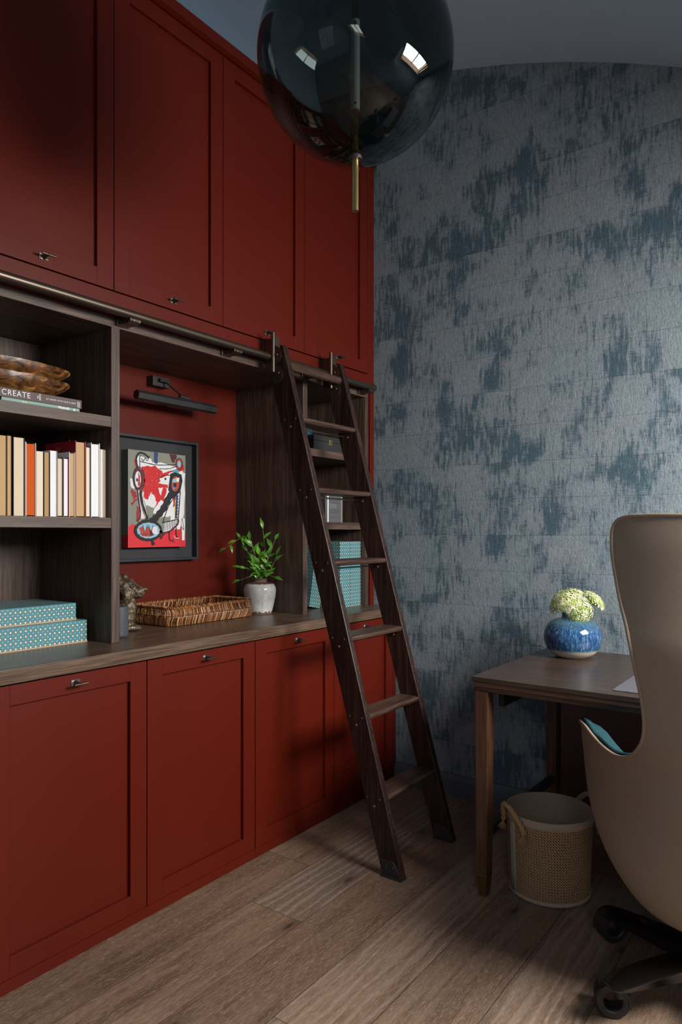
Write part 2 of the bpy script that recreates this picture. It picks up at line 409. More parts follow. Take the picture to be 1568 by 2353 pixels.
# ================================================================== ROOM
YB, YF, XLW, XRW = 3.03, -2.6, -2.44, 1.30
def room():
    b = MB(); b.box(XLW-.05, XRW+.05, YF-.05, YB+.05, -.05, 0); struct(b.build('floor', M['floor']))
    # back wall with its arched head following the vault
    n = 40; arc = [(XLW-.05+(XRW+.1-(XLW-.05))*i/n) for i in range(n+1)]
    poly = [(XRW+.05, 0), (XLW-.05, 0)] + [(x, vault(x)+.02) for x in arc]
    b = MB(); b.prism(poly[::-1], 'y', YB, YB+.06); struct(b.build('wall_back', M['wallpaper']))
    b = MB()                                                   # front wall, pieced round its window
    x0, x1, z0, z1, _ = W3
    for xa, xb in ((XLW-.05, x0), (x1, XRW+.05)):
        xs_ = [xa+(xb-xa)*i/20 for i in range(21)]
        b.prism([(xb, 0), (xa, 0)]+[(x, vault(x)+.02) for x in xs_], 'y', YF-.06, YF)
    xs_ = [x0+(x1-x0)*i/20 for i in range(21)]
    b.prism([(x1, z1), (x0, z1)]+[(x, vault(x)+.02) for x in xs_], 'y', YF-.06, YF); b.box(x0, x1, YF-.06, YF, 0, z0)
    struct(b.build('wall_front', M['ceil']))
    b = MB(); f_ = .045
    b.box(x0, x0+f_, YF-.09, YF+.02, z0, z1); b.box(x1-f_, x1, YF-.09, YF+.02, z0, z1); b.box(x0, x1, YF-.09, YF+.02, z0, z0+f_); b.box(x0, x1, YF-.09, YF+.02, z1-f_, z1)
    wf = struct(b.build('window_3', mat('white_window_frame', (.6, .6, .58, 1), .4)))
    b = MB(); b.box((x0+x1)/2-.02, (x0+x1)/2+.02, YF-.07, YF-.03, z0+f_, z1-f_); b.build('glazing_bar', bpy.data.materials['white_window_frame'], wf)
    b = MB(); b.box(XLW-.06, XLW, YF, YB, 0, vault(XLW)+.02); struct(b.build('wall_left', M['ceil']))
    b = MB(); b.box(XRW, XRW+.06, YF, YB, 0, vault(XRW)+.02); struct(b.build('wall_right', M['ceil']))
    # vaulted ceiling with two roof window openings
    xs = sorted(set([round(XLW-.06+(XRW+.12-(XLW-.06))*i/44, 4) for i in range(45)] + [SKY[0][0], SKY[0][1]]))
    xs = [x for x in xs if not any(abs(x-s) < .03 and x != s for s in (SKY[0][0], SKY[0][1]))]
    ys = [YF-.06, SKY[1][2], SKY[1][3], SKY[0][2], SKY[0][3], YB+.06]
    b = MB()
    for i in range(len(xs)-1):
        for j in range(len(ys)-1):
            xm = (xs[i]+xs[i+1])/2; ym = (ys[j]+ys[j+1])/2
            if any(s[0] < xm < s[1] and s[2] < ym < s[3] for s in SKY): continue
            q = []
            for x, y in ((xs[i], ys[j]), (xs[i+1], ys[j]), (xs[i+1], ys[j+1]), (xs[i], ys[j+1])):
                q.append((x, y, vault(x)))
            k = len(b.v)
            for x, y, z in q: b.v.append((x, y, z))
            for x, y, z in q:
                d = Vector((x-VX, 0, z-VZ)).normalized()*.05; b.v.append((x+d.x, y, z+d.z))
            for f in ((0, 3, 2, 1), (4, 5, 6, 7), (0, 1, 5, 4), (2, 3, 7, 6), (1, 2, 6, 5), (0, 4, 7, 3)): b.face([k+t for t in f])
    struct(b.build('ceiling', M['ceil'], fix=False))
    jw = wood('pine_jamb', (.30, .17, .09, 1), (.42, .26, .15, 1), (.52, .35, .22, 1), 'y', .5)
    for k, (x0, x1, y0, y1, _) in enumerate(SKY):
        a, c, t, n_ = sky_frame(x0, x1)
        R = Matrix((t, Vector((0, 1, 0)), n_)).transposed().to_4x4()
        T = Matrix.Translation(a) @ R; L = (c-a).length
        w = MB()
        w.box(-.02, 0, y0-.02, y1+.02, -.02, .17, M4=T); w.box(L, L+.02, y0-.02, y1+.02, -.02, .17, M4=T)
        w.box(0, L, y0-.02, y0, -.02, .17, M4=T); w.box(0, L, y1, y1+.02, -.02, .17, M4=T)
        win = struct(w.build('window_%d' % (k+1), jw))
        m = MB(); m.box(0, L, (y0+y1)/2-.012, (y0+y1)/2+.012, .09, .12, M4=T); m.build('glazing_bar', M['black'], win)
    # baseboard
    b = MB(); b.prism([(3.03, 0), (3.008, 0), (3.008, .082), (3.016, .092), (3.019, .102), (3.03, .102)], 'x', -1.85, XRW)
    struct(b.build('baseboard_back', mat('slate_baseboard_paint', (.085, .105, .125, 1), .5)))
room()

# ================================================================== CABINETS
XL, XU, XB, ZC = -1.852, -1.985, -1.995, .8815
def door(parent, xf, y0, y1, z0, z1, st, rt, rb, name='door'):
    b = MB(); t = .021
    b.box(xf-t, xf, y0, y0+st, z0, z1); b.box(xf-t, xf, y1-st, y1, z0, z1)
    b.box(xf-t, xf, y0+st, y1-st, z1-rt, z1); b.box(xf-t, xf, y0+st, y1-st, z0, z0+rb)
    b.box(xf-t+.001, xf-.0135, y0+st-.002, y1-st+.002, z0+rb-.002, z1-rt+.002)
    return b.build(name, M['red'], parent, bevel=.0009, bseg=2)
def handle(parent, xf, y, z):
    b = MB()
    b.box(xf, xf+.0025, y-.015, y+.015, z-.010, z+.010)
    b.tube([(xf+.002, y, z-.001), (xf+.012, y, z-.001), (xf+.030, y, z-.001)], [.009, .0055, .004], 12, m=1)
    b.tube([(xf+.030, y-.023, z-.001), (xf+.030, y-.002, z-.001)], .0036, 12, m=1)
    b.tube([(xf+.030, y-.002, z-.001), (xf+.030, y+.002, z-.001)], .0042, 12, m=1)
    b.tube([(xf+.030, y+.002, z-.001), (xf+.030, y+.023, z-.001)], .0036, 12, m=1)
    b.build('handle', [M['steel'], M['bronze']], parent, smooth=True, auto=40, bevel=.0006, bseg=1)
low = [(.958, 1.4805, 'leftmost of the row, under the patterned boxes'), (1.484, 1.994, 'under the wicker tray'),
       (1.998, 2.5035, 'under the crackled vase, beside the ladder'), (2.507, 3.0, 'behind the ladder, nearest the wallpapered wall')]
for y0, y1, w_ in low:
    c = thing('base_cabinet', (-2.14, (y0+y1)/2, 0), 'red painted base cabinet '+w_, 'cabinet', 'red base cabinets')
    b = MB(); b.box(-2.435, XL-.0235, y0-.0015, y1+.0015, .0, .838); b.build('body', M['red'], c)
    b = MB(); b.box(XL-.0235, XL, y0-.0015, y1+.0015, 0, .0352); b.build('plinth', M['red'], c)
    d = door(c, XL, y0, y1, .0365, .834, .063, .056, .058)
    handle(d, XL, (y0+y1)/2+.002, .808)
b = MB(); b.box(-2.435, XL, 3.003, 3.029, 0, .838); tag(b.build('filler_strip', M['red'], bevel=.001), 'narrow red filler strip closing base cabinets against the wallpapered wall', 'trim')
up = [(.945, 1.4515, 'at the top left corner of the photo'), (1.4545, 1.9545, 'second from the left, above the picture light'),
      (1.9575, 2.461, 'directly above the near ladder hook'), (2.464, 2.967, 'nearest the wallpapered wall')]
for y0, y1, w_ in up:
    c = thing('wall_cabinet', (-2.2, (y0+y1)/2, 2.05), 'tall red wall cabinet '+w_, 'cabinet', 'tall red wall cabinets')
    b = MB(); b.box(-2.435, XU-.0235, y0-.0012, y1+.0012, 2.0535, 3.118); b.build('body', M['red'], c)
    d = door(c, XU, y0, y1, 2.0565, 3.112, .063, .058, .059)
    handle(d, XU, (y0+y1)/2+.002, 2.088)
b = MB(); b.prism([(-2.435, 3.120), (-1.985, 3.120), (-1.965, 3.126), (-1.965, 3.165), (-2.435, 3.165)], 'y', .945, 3.029)
tag(b.build('cornice', M['red'], bevel=.001), 'red cornice board running along the top of the wall cabinets', 'cornice')
b = MB(); b.box(-2.01, XU, .945, 2.968, 1.972, 2.0515); tag(b.build('fascia_board', M['red'], bevel=.001), 'red fascia board between ladder rail and tall cabinet doors', 'panel')
b = MB(); b.box(-2.435, XU, 2.9945, 3.029, ZC, 1.9705); b.box(-2.435, XU, 2.9695, 3.029, 1.9705, 3.119); 
tag(b.build('end_panel', M['red'], bevel=.001), 'full height red end panel beside the wallpapered wall above the worktop', 'panel')
b = MB(); b.box(-2.435, -1.832, .945, 3.029, .8415, ZC); tag(b.build('worktop', M['top'], bevel=.0015), 'long brown oak worktop above the red base cabinets', 'worktop')

# ---------------------------------------------------------------- bookcase
bc = thing('bookcase', (-2.2, 2.0, ZC), 'brown oak open bookcase between red wall cabinets and worktop', 'bookcase')
uy = [(.945, .978), (1.45, 1.483), (2.4635, 2.4955), (2.965, 2.993)]
for a, c in uy:
    b = MB(); b.box(-2.415, XB, a, c, ZC, 1.9365); b.build('upright', M['oak_z'], bc, bevel=.001)
b = MB(); b.box(-2.415, XB, .945, 2.993, 1.9365, 1.9705); b.build('head_board', M['oak_y'], bc, bevel=.001)
for a, c in ((.978, 1.45), (2.4955, 2.965)):
    for z0, z1 in ((1.602, 1.6366), (1.2655, 1.300)):
        b = MB(); b.box(-2.415, XB-.001, a, c, z0, z1); b.build('shelf', M['oak_y'], bc, bevel=.001)
    b = MB(); b.box(-2.43, -2.415, a, c, ZC, 1.9365); b.build('back_panel', M['oak_z'], bc)
b = MB(); b.box(-2.43, -2.413, 1.483, 2.4635, ZC, 1.9365); b.build('back_panel', M['red'], bc, label='red painted back panel of the middle niche')

# ---------------------------------------------------------------- ladder rail
lr = thing('ladder_rail', (-1.93, 2.0, 1.972), 'long dark bronze ladder rail under the tall red doors', 'rail')
b = MB(); b.tube([(-1.93, .95, 1.972), (-1.93, 2.93, 1.972)], .0145, 24, up=(0, 0, 1)); b.build('rail', M['bronze'], lr, smooth=True, auto=40)
b = MB(); b.tube([(-1.93, 2.93, 1.972), (-1.93, 2.932, 1.972), (-1.93, 2.945, 1.972), (-1.93, 2.949, 1.972)], [.0145, .0175, .0175, .012], 24, up=(0, 0, 1)); b.build('end_cap', M['bronze'], lr, smooth=True, auto=40)
for y in (1.49, 1.975, 2.47, 2.915):
    b = MB()
    b.box(XB, XB+.012, y-.026, y+.026, 1.944, 1.966)
    b.prism([(-1.985, 1.946), (-1.938, 1.944), (-1.922, 1.950), (-1.922, 1.959), (-1.985, 1.962)], 'y', y-.020, y+.024)
    o = b.build('bracket', M['bronze'], lr, bevel=.0012)
    for dy in (-.006, .014):
        s_ = MB(); s_.tube([(-1.930, y+dy, 1.952), (-1.9195, y+dy, 1.952)], .0035, 10); s_.build('screw', M['steel'], o, smooth=True, auto=40)

# ================================================================== LADDER
SL = .2794
def fx(z): return -1.300 - SL*z
lad = thing('library_ladder', (-1.35, 2.385, 0), 'dark stained oak library ladder leaning on the bronze rail', 'ladder')
sty = [(2.170, 2.199), (2.565, 2.594)]
for y0, y1 in sty:
    b = MB(); w = .096
    poly = [(fx(0), .004), (fx(0)-.086, .004), (fx(1.86)-w-.008, 1.86), (fx(1.99)-.055, 1.992), (fx(2.012), 2.012)]
    b.prism(poly, 'y', y0, y1)
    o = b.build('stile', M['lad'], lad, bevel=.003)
    for side in ((y0-.003, y0), ):
        p = MB(); p.prism([(fx(0)-.002, .003), (fx(0)-.084, .003), (fx(.06)-.072, .060), (fx(.06)-.022, .060), (fx(.02)-.004, .022)], 'y', side[0], side[1]+.0005)
        p.box(fx(0)-.088, fx(0)+.002, side[0]-.008, y1, 0, .0045)
        for dx in (-.030, -.058): p.tube([(fx(.035)+dx, side[0]-.0025, .036), (fx(.035)+dx, side[0], .036)], .006, 12)
        p.build('foot_plate', M['black_metal'], o, bevel=.0008)
zt = [.281+.287*i for i in range(6)]
for i, z in enumerate(zt):
    n_ = fx(z)+.002
    prof = [(n_-.004, z-.003), (n_, z-.011), (n_-.004, z-.019), (n_-.012, z-.0225), (n_-.094, z-.0225), (n_-.094, z), (n_-.012, z)]
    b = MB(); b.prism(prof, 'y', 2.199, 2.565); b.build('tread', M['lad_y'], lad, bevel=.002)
    b = MB(); b.tube([(n_-.068, 2.199, z-.036), (n_-.068, 2.565, z-.036)], .0033, 10, up=(0, 0, 1)); b.build('tie_rod', M['steel'] if i > 2 else M['bronze'], lad, smooth=True, auto=40)
    for y0, y1 in sty:
        for bx_, bz_, br__ in ((-.046, -.040, .0075), (-.020, -.010, .0045), (-.076, -.010, .0045)):
            b = MB(); b.ball((n_+bx_, y0-.0005, z+bz_), br__, 12, 6, sc=(1, .5, 1)); b.build('bolt', M['bronze'], lad, smooth=True)
b = MB()
b.tube([(-1.872, 2.199, 1.936), (-1.872, 2.565, 1.936)], .0175, 20, up=(0, 0, 1))
b.build('top_rung', M['lad_y'], lad, smooth=True, auto=40)
for (y0, y1) in sty:
    ym = (y0+y1)/2
    # roller hook: channel that stands behind the stile and rides on the rail
    hk = MB()
    hk.box(-1.914, -1.909, y0-.006, y1+.006, 1.906, 2.058)
    hk.box(-1.955, -1.951, y0-.006, y1+.006, 1.935, 2.052)
    hk.box(-1.955, -1.909, y0-.006, y0-.002, 1.906, 2.045)
    hk.box(-1.953, -1.911, y0+.0, y1, 2.030, 2.044)
    hk.tube([(-1.911, y0-.004, 1.905), (-1.911, y0-.004, 2.068)], .0085, 14)
    o = hk.build('roller_hook', M['bronze'], lad, bevel=.001, smooth=True, auto=40)
    wl = MB(); wl.lathe([(.010, -.013), (.017, -.012), (.010, -.004), (.010, .004), (.017, .012), (.010, .013)], (-1.931, ym, 1.999), 20, axis='x'); wl.build('wheel', M['black'], o, smooth=True, auto=40)
    # scalloped fixing plate on the outer face of the stile
    def sc(z):
        t = (z-1.856)/(2.016-1.856); return .036*abs(sin(pi*2*t))**.55*1.0 + .012
    zs = [1.856+.16*i/36 for i in range(37)]
    edge = [(-1.914+sc(z)+(-.0) - .10*(z-1.94), z) for z in zs]
    poly = [(-1.914, 1.856)] + edge + [(-1.914, 2.016)]
    pl = MB(); pl.prism(poly, 'y', y0-.0035, y0); po = pl.build('fixing_plate', M['bronze'], lad)
    for z, dx in ((1.900, .030), (1.975, .022)):
        rv = MB(); rv.ball((-1.914+dx, y0-.0035, z), .007, 12, 6, sc=(1, .6, 1)); rv.build('rivet', M['bronze'], po, smooth=True)

# ================================================================== PENDANT
def m_smoke():
    m = bpy.data.materials.new('smoked_mirror_glass'); m.use_nodes = True
    t = m.node_tree; t.nodes.clear(); o = t.nodes.new('ShaderNodeOutputMaterial')
    tr = t.nodes.new('ShaderNodeBsdfTransparent'); tr.inputs[0].default_value = (.24, .27, .27, 1)
    gl = t.nodes.new('ShaderNodeBsdfGlossy'); gl.inputs['Roughness'].default_value = .012; gl.inputs[0].default_value = (.86, .92, .90, 1)
    fr = t.nodes.new('ShaderNodeFresnel'); ge = t.nodes.new('ShaderNodeNewGeometry')
    io = t.nodes.new('ShaderNodeMapRange'); io.inputs[3].default_value = 1.42; io.inputs[4].default_value = 1/1.8
    t.links.new(ge.outputs['Backfacing'], io.inputs[0]); t.links.new(io.outputs[0], fr.inputs[0])
    mx = t.nodes.new('ShaderNodeMixShader')
    t.links.new(fr.outputs[0], mx.inputs[0]); t.links.new(tr.outputs[0], mx.inputs[1]); t.links.new(gl.outputs[0], mx.inputs[2])
    t.links.new(mx.outputs[0], o.inputs[0]); return m
GC = Vector((-1.026, 1.479, 2.463)); GR = .250
pd = thing('pendant_lamp', tuple(GC), 'large smoked glass globe pendant on a brass rod', 'pendant lamp')
b = MB(); n_ = 72; prof = []
for i in range(n_+1):
    th = radians(2.5)+(pi-radians(5.0))*i/n_
    prof.append((GR*sin(th), -GR*cos(th)))
b.lathe(prof, GC, 128, close=True); b.build('globe', m_smoke(), pd, smooth=True)
zt_ = vault(GC.x)
b = MB()
b.tube([(GC.x, GC.y, 2.072), (GC.x, GC.y, 2.333)], .0092, 24); b.tube([(GC.x, GC.y, 2.555), (GC.x, GC.y, zt_)], .0092, 24)
b.build('rod', M['brass'], pd, smooth=True, auto=40)
b = MB(); b.tube([(GC.x, GC.y, 2.330), (GC.x, GC.y, 2.558)], .0118, 24); tb = b.build('light_tube', mat('frosted_tube', (.62, .68, .64, 1), .35), pd, smooth=True, auto=40, label='frosted white light tube')
for z in (2.342, 2.546):
    b = MB(); b.ball((GC.x+.007, GC.y-.0095, z), .0032, 8, 5); b.build('screw', M['black'], tb, smooth=True)
b = MB(); b.lathe([(.0095, 2.204), (.0165, 2.204), (.0172, 2.208), (.0165, 2.213), (.0095, 2.213)], (GC.x, GC.y, 0), 32); b.build('collar', M['black_metal'], pd, smooth=True, auto=40)
b = MB(); b.lathe([(.0, zt_-.030), (.05, zt_-.03), (.06, zt_-.02), (.06, zt_+.01)], (GC.x, GC.y, 0), 32); b.build('ceiling_rose', M['brass'], pd, smooth=True, auto=40)

# ================================================================== DESK
ZD = .755
dk = thing('desk', (-.25, 2.6, 0), 'dark wooden desk with brass tipped tapered legs by the wallpapered wall', 'desk')
DX0, DX1, DY0, DY1 = -1.058, .56, 2.228, 2.996
b = MB(); b.box(DX0, DX1, DY0, DY1, .739, ZD); b.build('top', M['desk_top'], dk, bevel=.0012)
b = MB(); b.box(DX0+.004, DX1-.004, DY0+.004, DY1-.004, .722, .7385)
b.box(DX0+.010, DX1-.010, DY0+.018, DY1-.01, .703, .7215); b.build('edge_frame', M['desk_x'], dk, bevel=.001)
b = MB(); b.box(DX0+.075, DX1-.075, DY1-.10, DY1-.085, .64, .703); b.box(DX0+.055, DX0+.075, DY0+.103, DY1-.05, .64, .703)
b.box(DX1-.075, DX1-.055, DY0+.103, DY1-.05, .64, .703); b.build('apron', M['black'], dk)
for lx, s_ in ((DX0+.010, 1), (DX1-.010, -1)):
    for ly in (DY0+.008, DY1-.062):
        x0, x1 = (lx, lx+.044) if s_ > 0 else (lx-.044, lx)
        def ring(z, k):
            return [(x0+k, ly+k, z), (x1-k, ly+k, z), (x1-k, ly+.055-k, z), (x0+k, ly+.055-k, z)]
        b = MB(); b.grid([ring(.075, .0035), ring(.30, .0006), ring(.7035, 0)], cu=True)
        b.face([0, 1, 2, 3][::-1]); b.face([8, 9, 10, 11])
        L_ = b.build('leg', M['desk'], dk, bevel=.0015)
        b = MB(); b.grid([ring(0, .0095), ring(.075, .0030)], cu=True); b.face([3, 2, 1, 0]); b.face([4, 5, 6, 7]); b.build('brass_tip', M['brass_dark'], L_, bevel=.0012)
for lx in (DX0+.020, DX1-.042):
    b = MB(); b.box(lx, lx+.022, DY0+.063, DY1-.062, .190, .222); b.build('stretcher', M['black'], dk, bevel=.001)
b = MB(); b.box(-.975, DX1-.08, 2.905, 2.923, .135, .703); b.build('modesty_panel', mat('oxblood_panel', (.055, .014, .012, 1), .40), dk, bevel=.001)
fl = mat('grey_wool_felt', (.28, .29, .33, 1), .95); q_ = N(fl)
nz = q_.noise(q_.map(q_.pos(), (90, 500, 1)), 1, 3, .7); q_.link(q_.ramp(nz, [(.3, (.022, .023, .030, 1)), (.7, (.125, .128, .150, 1))]), 'Base Color'); q_.bump(nz, .5, .001)
b = MB(); b.box(-.605, .10, 2.285, 2.66, ZD, ZD+.003)
tag(b.build('desk_pad', [fl], bevel=.0008), 'grey felt desk pad lying on the desk top, partly behind the chair', 'desk pad')
# vase on the desk
def m_glaze():
    m = mat('blue_drip_glaze', (.03, .08, .2, 1), .07, spec=.6); q = N(m); p = q.obj(); x, y, z = q.sep(p)
    ang = q.math('ARCTAN2', y, x)
    st = q.noise(q.comb(q.math('MULTIPLY', ang, 3.4), 0.0, q.math('MULTIPLY', z, 11)), 5, 4, .62, .6)
    st2 = q.noise(q.map(p, (1, 1, .32)), 120, 3, .6, .8)
    f = q.math('ADD', q.math('MULTIPLY', st, .45), q.math('MULTIPLY', st2, .55))
    c = q.ramp(f, [(.38, (.008, .026, .10, 1)), (.53, (.025, .085, .20, 1)), (.68, (.20, .33, .30, 1))])
    g = q.ramp(z, [(0, (0, 0, 0, 1)), (1, (1, 1, 1, 1))])
    topf = q.math('MULTIPLY', q.math('SUBTRACT', z, .112), 20.0, clamp=True)
    c = q.mix(q.math('MULTIPLY', topf, .75), c, (.075, .15, .14, 1))
    wob = q.math('ADD', z, q.math('MULTIPLY', q.noise(p, 60, 2), .006))
    band = q.math('MULTIPLY', q.math('SUBTRACT', .040, wob), 260.0, clamp=True)
    bare = q.math('MULTIPLY', q.math('SUBTRACT', .0335, wob), 700.0, clamp=True)
    c = q.mix(q.math('MULTIPLY', band, .6), c, (.24, .36, .34, 1))
    c = q.mix(bare, c, (.46, .40, .33, 1)); q.link(c, 'Base Color')
    q.link(q.math('MULTIPLY_ADD', bare, .5, .07), 'Roughness'); return m
VC = (-.900, 2.822, ZD)
b = MB()
pr = [(.0, .0), (.052, .0), (.066, .004), (.086, .018), (.102, .040), (.110, .066), (.1105, .085), (.106, .108), (.094, .130), (.074, .146), (.052, .153), (.043, .157), (.041, .166), (.043, .176), (.040, .176), (.036, .166), (.038, .155), (.0, .10)]
prs = [(p.x, p.y) for p in catmull([(a, c, 0) for a, c in pr], 4)]
b.lathe([(max(a, 0), c) for a, c in prs], VC, 64)
tag(b.build('vase', m_glaze(), smooth=True, auto=60, origin=VC), 'round blue drip glazed vase standing on the desk', 'vase')
m_fl = mat('cream_green_florets', (.62, .66, .36, 1), .8, spec=.2); q_ = N(m_fl); q_.link(q_.ramp(q_.noise(q_.pos(), 55, 2), [(.35, (.30, .40, .09, 1)), (.5, (.54, .56, .26, 1)), (.68, (.78, .77, .60, 1))]), 'Base Color')
m_st = mat('green_flower_stem', (.13, .22, .035, 1), .6)
m_dkg = mat('maroon_seed_head', (.05, .03, .012, 1), .8)
def umbel(c, r, nrm, n, label, foot, seed, dome=.62):
    rnd = random.Random(seed); c = Vector(c); nrm = Vector(nrm).normalized()
    A = nrm.orthogonal().normalized(); B = nrm.cross(A)
    t = thing('flower_stem', tuple(foot), label, 'flower', 'cream flower heads in the blue vase')
    base = c - nrm*r*.55
    s_ = MB(); s_.tube([foot, (Vector(foot)*.4+base*.6+Vector((0, 0, -.004))), base], .0022, 6)
    h = MB()
    for i in range(n):
        k = sqrt((i+.5)/n); th = i*2.39996
        pz = dome*r*sqrt(max(0, 1-k*k*.92)) - r*.25
        p = c + A*(r*k*cos(th)) + B*(r*k*sin(th)) + nrm*pz + Vector([rnd.uniform(-1, 1)*r*.035 for _ in range(3)])
        if i % 5 == 0: s_.tube([base, base.lerp(p, .5)+nrm*.002, p], .0008, 4, cap=False)
        fr = r*.070*rnd.uniform(.8, 1.25); out = (p-base).normalized()
        X = out.orthogonal().normalized(); Y = out.cross(X); a0 = rnd.uniform(0, 6)
        h.ball(p, fr*.42, 5, 4)
        for q in range(5):
            a = a0+q*2*pi/5; d = X*cos(a)+Y*sin(a)
            k0 = len(h.v); e = X*cos(a+.6)+Y*sin(a+.6); g = X*cos(a-.6)+Y*sin(a-.6)
            h.v += [tuple(p), tuple(p+e*fr*.75+out*fr*.3), tuple(p+d*fr*1.15+out*fr*.1), tuple(p+g*fr*.75+out*fr*.3)]
            h.face((k0, k0+1, k0+2, k0+3))
    s_.build('stem', m_st, t, smooth=True, fix=False); h.build('flower_head', m_fl, t, fix=False)
rtv = Vector((.81, .586, 0)); fwv = Vector((-.5865, .81, 0)); upv = Vector((0, 0, 1))
mouth = Vector((VC[0], VC[1], ZD+.165))
def off(r_, u_, d_=0): return mouth + rtv*r_ + upv*u_ - fwv*d_
umbel(off(-.030, .062, .01), .062, rtv*-.55+upv*.75-fwv*.5, 260, 'large cream green flower head leaning left in the blue vase', off(-.01, -.03, 0), 1)
umbel(off(.012, .028, .050), .056, rtv*.05+upv*.25-fwv*1.0, 230, 'yellow green flower head drooping over the front of the blue vase', off(.004, -.03, .01), 2)
umbel(off(.086, .062, .010), .052, rtv*.62+upv*.75-fwv*.35, 210, 'pale cream flower head reaching right from the blue vase', off(.012, -.03, 0), 3)
umbel(off(.018, .092, -.01), .045, rtv*.15+upv*1-fwv*.2, 140, 'small green topmost flower head above the blue vase', off(.0, -.03, -.01), 4, .45)
umbel(off(-.068, .030, -.02), .036, rtv*-1+upv*.1+fwv*.2, 120, 'shaded flower head hanging behind at the left of the blue vase', off(-.012, -.03, -.005), 5)

# ================================================================== WASTE BIN
def m_weave():
    m = mat('herringbone_seagrass', (.3, .2, .1, 1), .8, spec=.2); q = N(m)
    v = q.map(q.uv(), (1, 1, 1), rot=(0, 0, radians(45)))
    br = q.n('ShaderNodeTexBrick', {'Vector': v, 'Color1': (.095, .042, .015, 1), 'Color2': (.18, .085, .030, 1), 'Mortar': (.62, .50, .33, 1), 'Scale': 1.0,
             'Mortar Size': .0007, 'Mortar Smooth': .1, 'Brick Width': .0136, 'Row Height': .0068})
    c = q.mix(q.math('MULTIPLY', q.noise(q.uv(), 16, 3), .35), br.outputs['Color'], (.30, .18, .085, 1))
    q.link(c, 'Base Color'); q.bump(br.outputs['Fac'], -.5, .0015); return m
BC = Vector((-.858, 2.432, 0)); BR0, BR1, BH = .137, .147, .285
bn = thing('waste_bin', tuple(BC), 'round woven bin with canvas rim and rope handles under the desk', 'basket')
canvas = mat('natural_canvas', (.37, .295, .215, 1), .85, spec=.2); q_ = N(canvas); q_.bump(q_.noise(q_.obj(), 700, 2), .3, .0006)
def br_(z): return BR0+(BR1-BR0)*z/BH
b = MB(); b.lathe([(br_(z), z) for z in (.012, .07, .13, .19, BH-.024)], BC, 64, close=True); b.build('woven_wall', m_weave(), bn, smooth=True)
b = MB(); b.lathe([(0, .001), (br_(0)-.004, .001), (br_(0)+.002, .004), (br_(0)+.003, .012), (br_(0)+.0005, .016)], BC, 64, close=True); b.build('base', canvas, bn, smooth=True, auto=60)
b = MB(); b.lathe([(br_(BH)+.0005, BH-.028), (br_(BH)+.0025, BH-.026), (br_(BH)+.0028, BH-.002), (br_(BH), BH), (br_(BH)-.004, BH-.002), (br_(BH)-.005, BH-.028)], BC, 64, close=True); b.build('rim', canvas, bn, smooth=True, auto=60)
b = MB(); b.lathe([(br_(BH)-.005, BH-.026), (br_(0)-.006, .012), (0, .008)], BC, 64, close=True); b.build('lining', canvas, bn, smooth=True)
hd = radians(232)                                            # direction of the left handle, seen from the bin axis
for sgn in (0, pi):
    a0 = hd+sgn
    b = MB(); k = []
    for zz in (.014, .09, .17, BH-.03):
        k.append([(BC.x+(br_(zz)+.0022)*cos(a0+d), BC.y+(br_(zz)+.0022)*sin(a0+d), zz) for d in (-.125, -.06, 0, .06, .125)])
    b.grid(k); o = b.build('canvas_strap', canvas, bn, smooth=True)
    so = o.modifiers.new('solid', 'SOLIDIFY'); so.thickness = .0015
    rp = []; R_ = br_(BH-.04)
    for i in range(25):
        t = i/24; ang = a0 + (-.46+.92*t)
        lift = sin(pi*t); zz = BH-.052 + .080*lift**.75; rr = R_+.010+.012*lift
        rp.append((BC.x+rr*cos(ang), BC.y+rr*sin(ang), zz))
    h = MB()
    for st_ in range(3):                                     # three twisted strands
        pts = []
        for i in range(97):
            t = i/96; f_ = t*24; j = min(int(f_), 23); p = Vector(rp[j]).lerp(Vector(rp[j+1]), f_-j)
            d = (Vector(rp[j+1])-Vector(rp[j])).normalized(); A = d.orthogonal() if j == 0 and i == 0 else d.cross(Vector((cos(a0), sin(a0), 0))).normalized()
            B_ = d.cross(A); th = t*34+st_*2*pi/3
            pts.append(p+A*cos(th)*.0044+B_*sin(th)*.0044)
        h.tube(pts, .0054, 7)
    rnd = random.Random(3)
    for e in (rp[0], rp[-1]):                                # frayed ends
        for _ in range(46):
            p = Vector(e); d = Vector((rnd.uniform(-.5, .5)+cos(a0)*.35, rnd.uniform(-.5, .5)+sin(a0)*.35, -1)).normalized()
            h.tube([p, p+d*.012, p+d*rnd.uniform(.022, .036)+Vector((rnd.uniform(-.004, .004), rnd.uniform(-.004, .004), 0))], .0008, 4, cap=False)
    h.build('rope_handle', mat('jute_rope', (.40, .25, .12, 1), .85), bn, smooth=True, fix=False)

# ================================================================== CHAIR
CX, CYB = -.305, 2.10
ch = thing('office_chair', (CX+.005, 2.08, 0), 'taupe leather egg shaped swivel chair with teal inside at the desk', 'chair')
def m_leather():
    m = mat('taupe_grain_leather', (.29, .222, .158, 1), .42, spec=.5); q = N(m)
    v = q.n('ShaderNodeTexVoronoi', {'Vector': q.obj(), 'Scale': 420.0, 'Randomness': 1.0}, feature='DISTANCE_TO_EDGE').outputs['Distance']
    q.bump(q.math('MINIMUM', q.math('MULTIPLY', v, 5.0), 1.0), .4, .0012)
    return m
leather = m_leather()
teal = mat('teal_wool', (.025, .085, .105, 1), .95, spec=.15); q_ = N(teal); tn = q_.noise(q_.obj(), 420, 3, .7)
q_.link(q_.ramp(tn, [(.35, (.006, .026, .034, 1)), (.65, (.024, .078, .092, 1))]), 'Base Color'); q_.bump(tn, .8, .002)
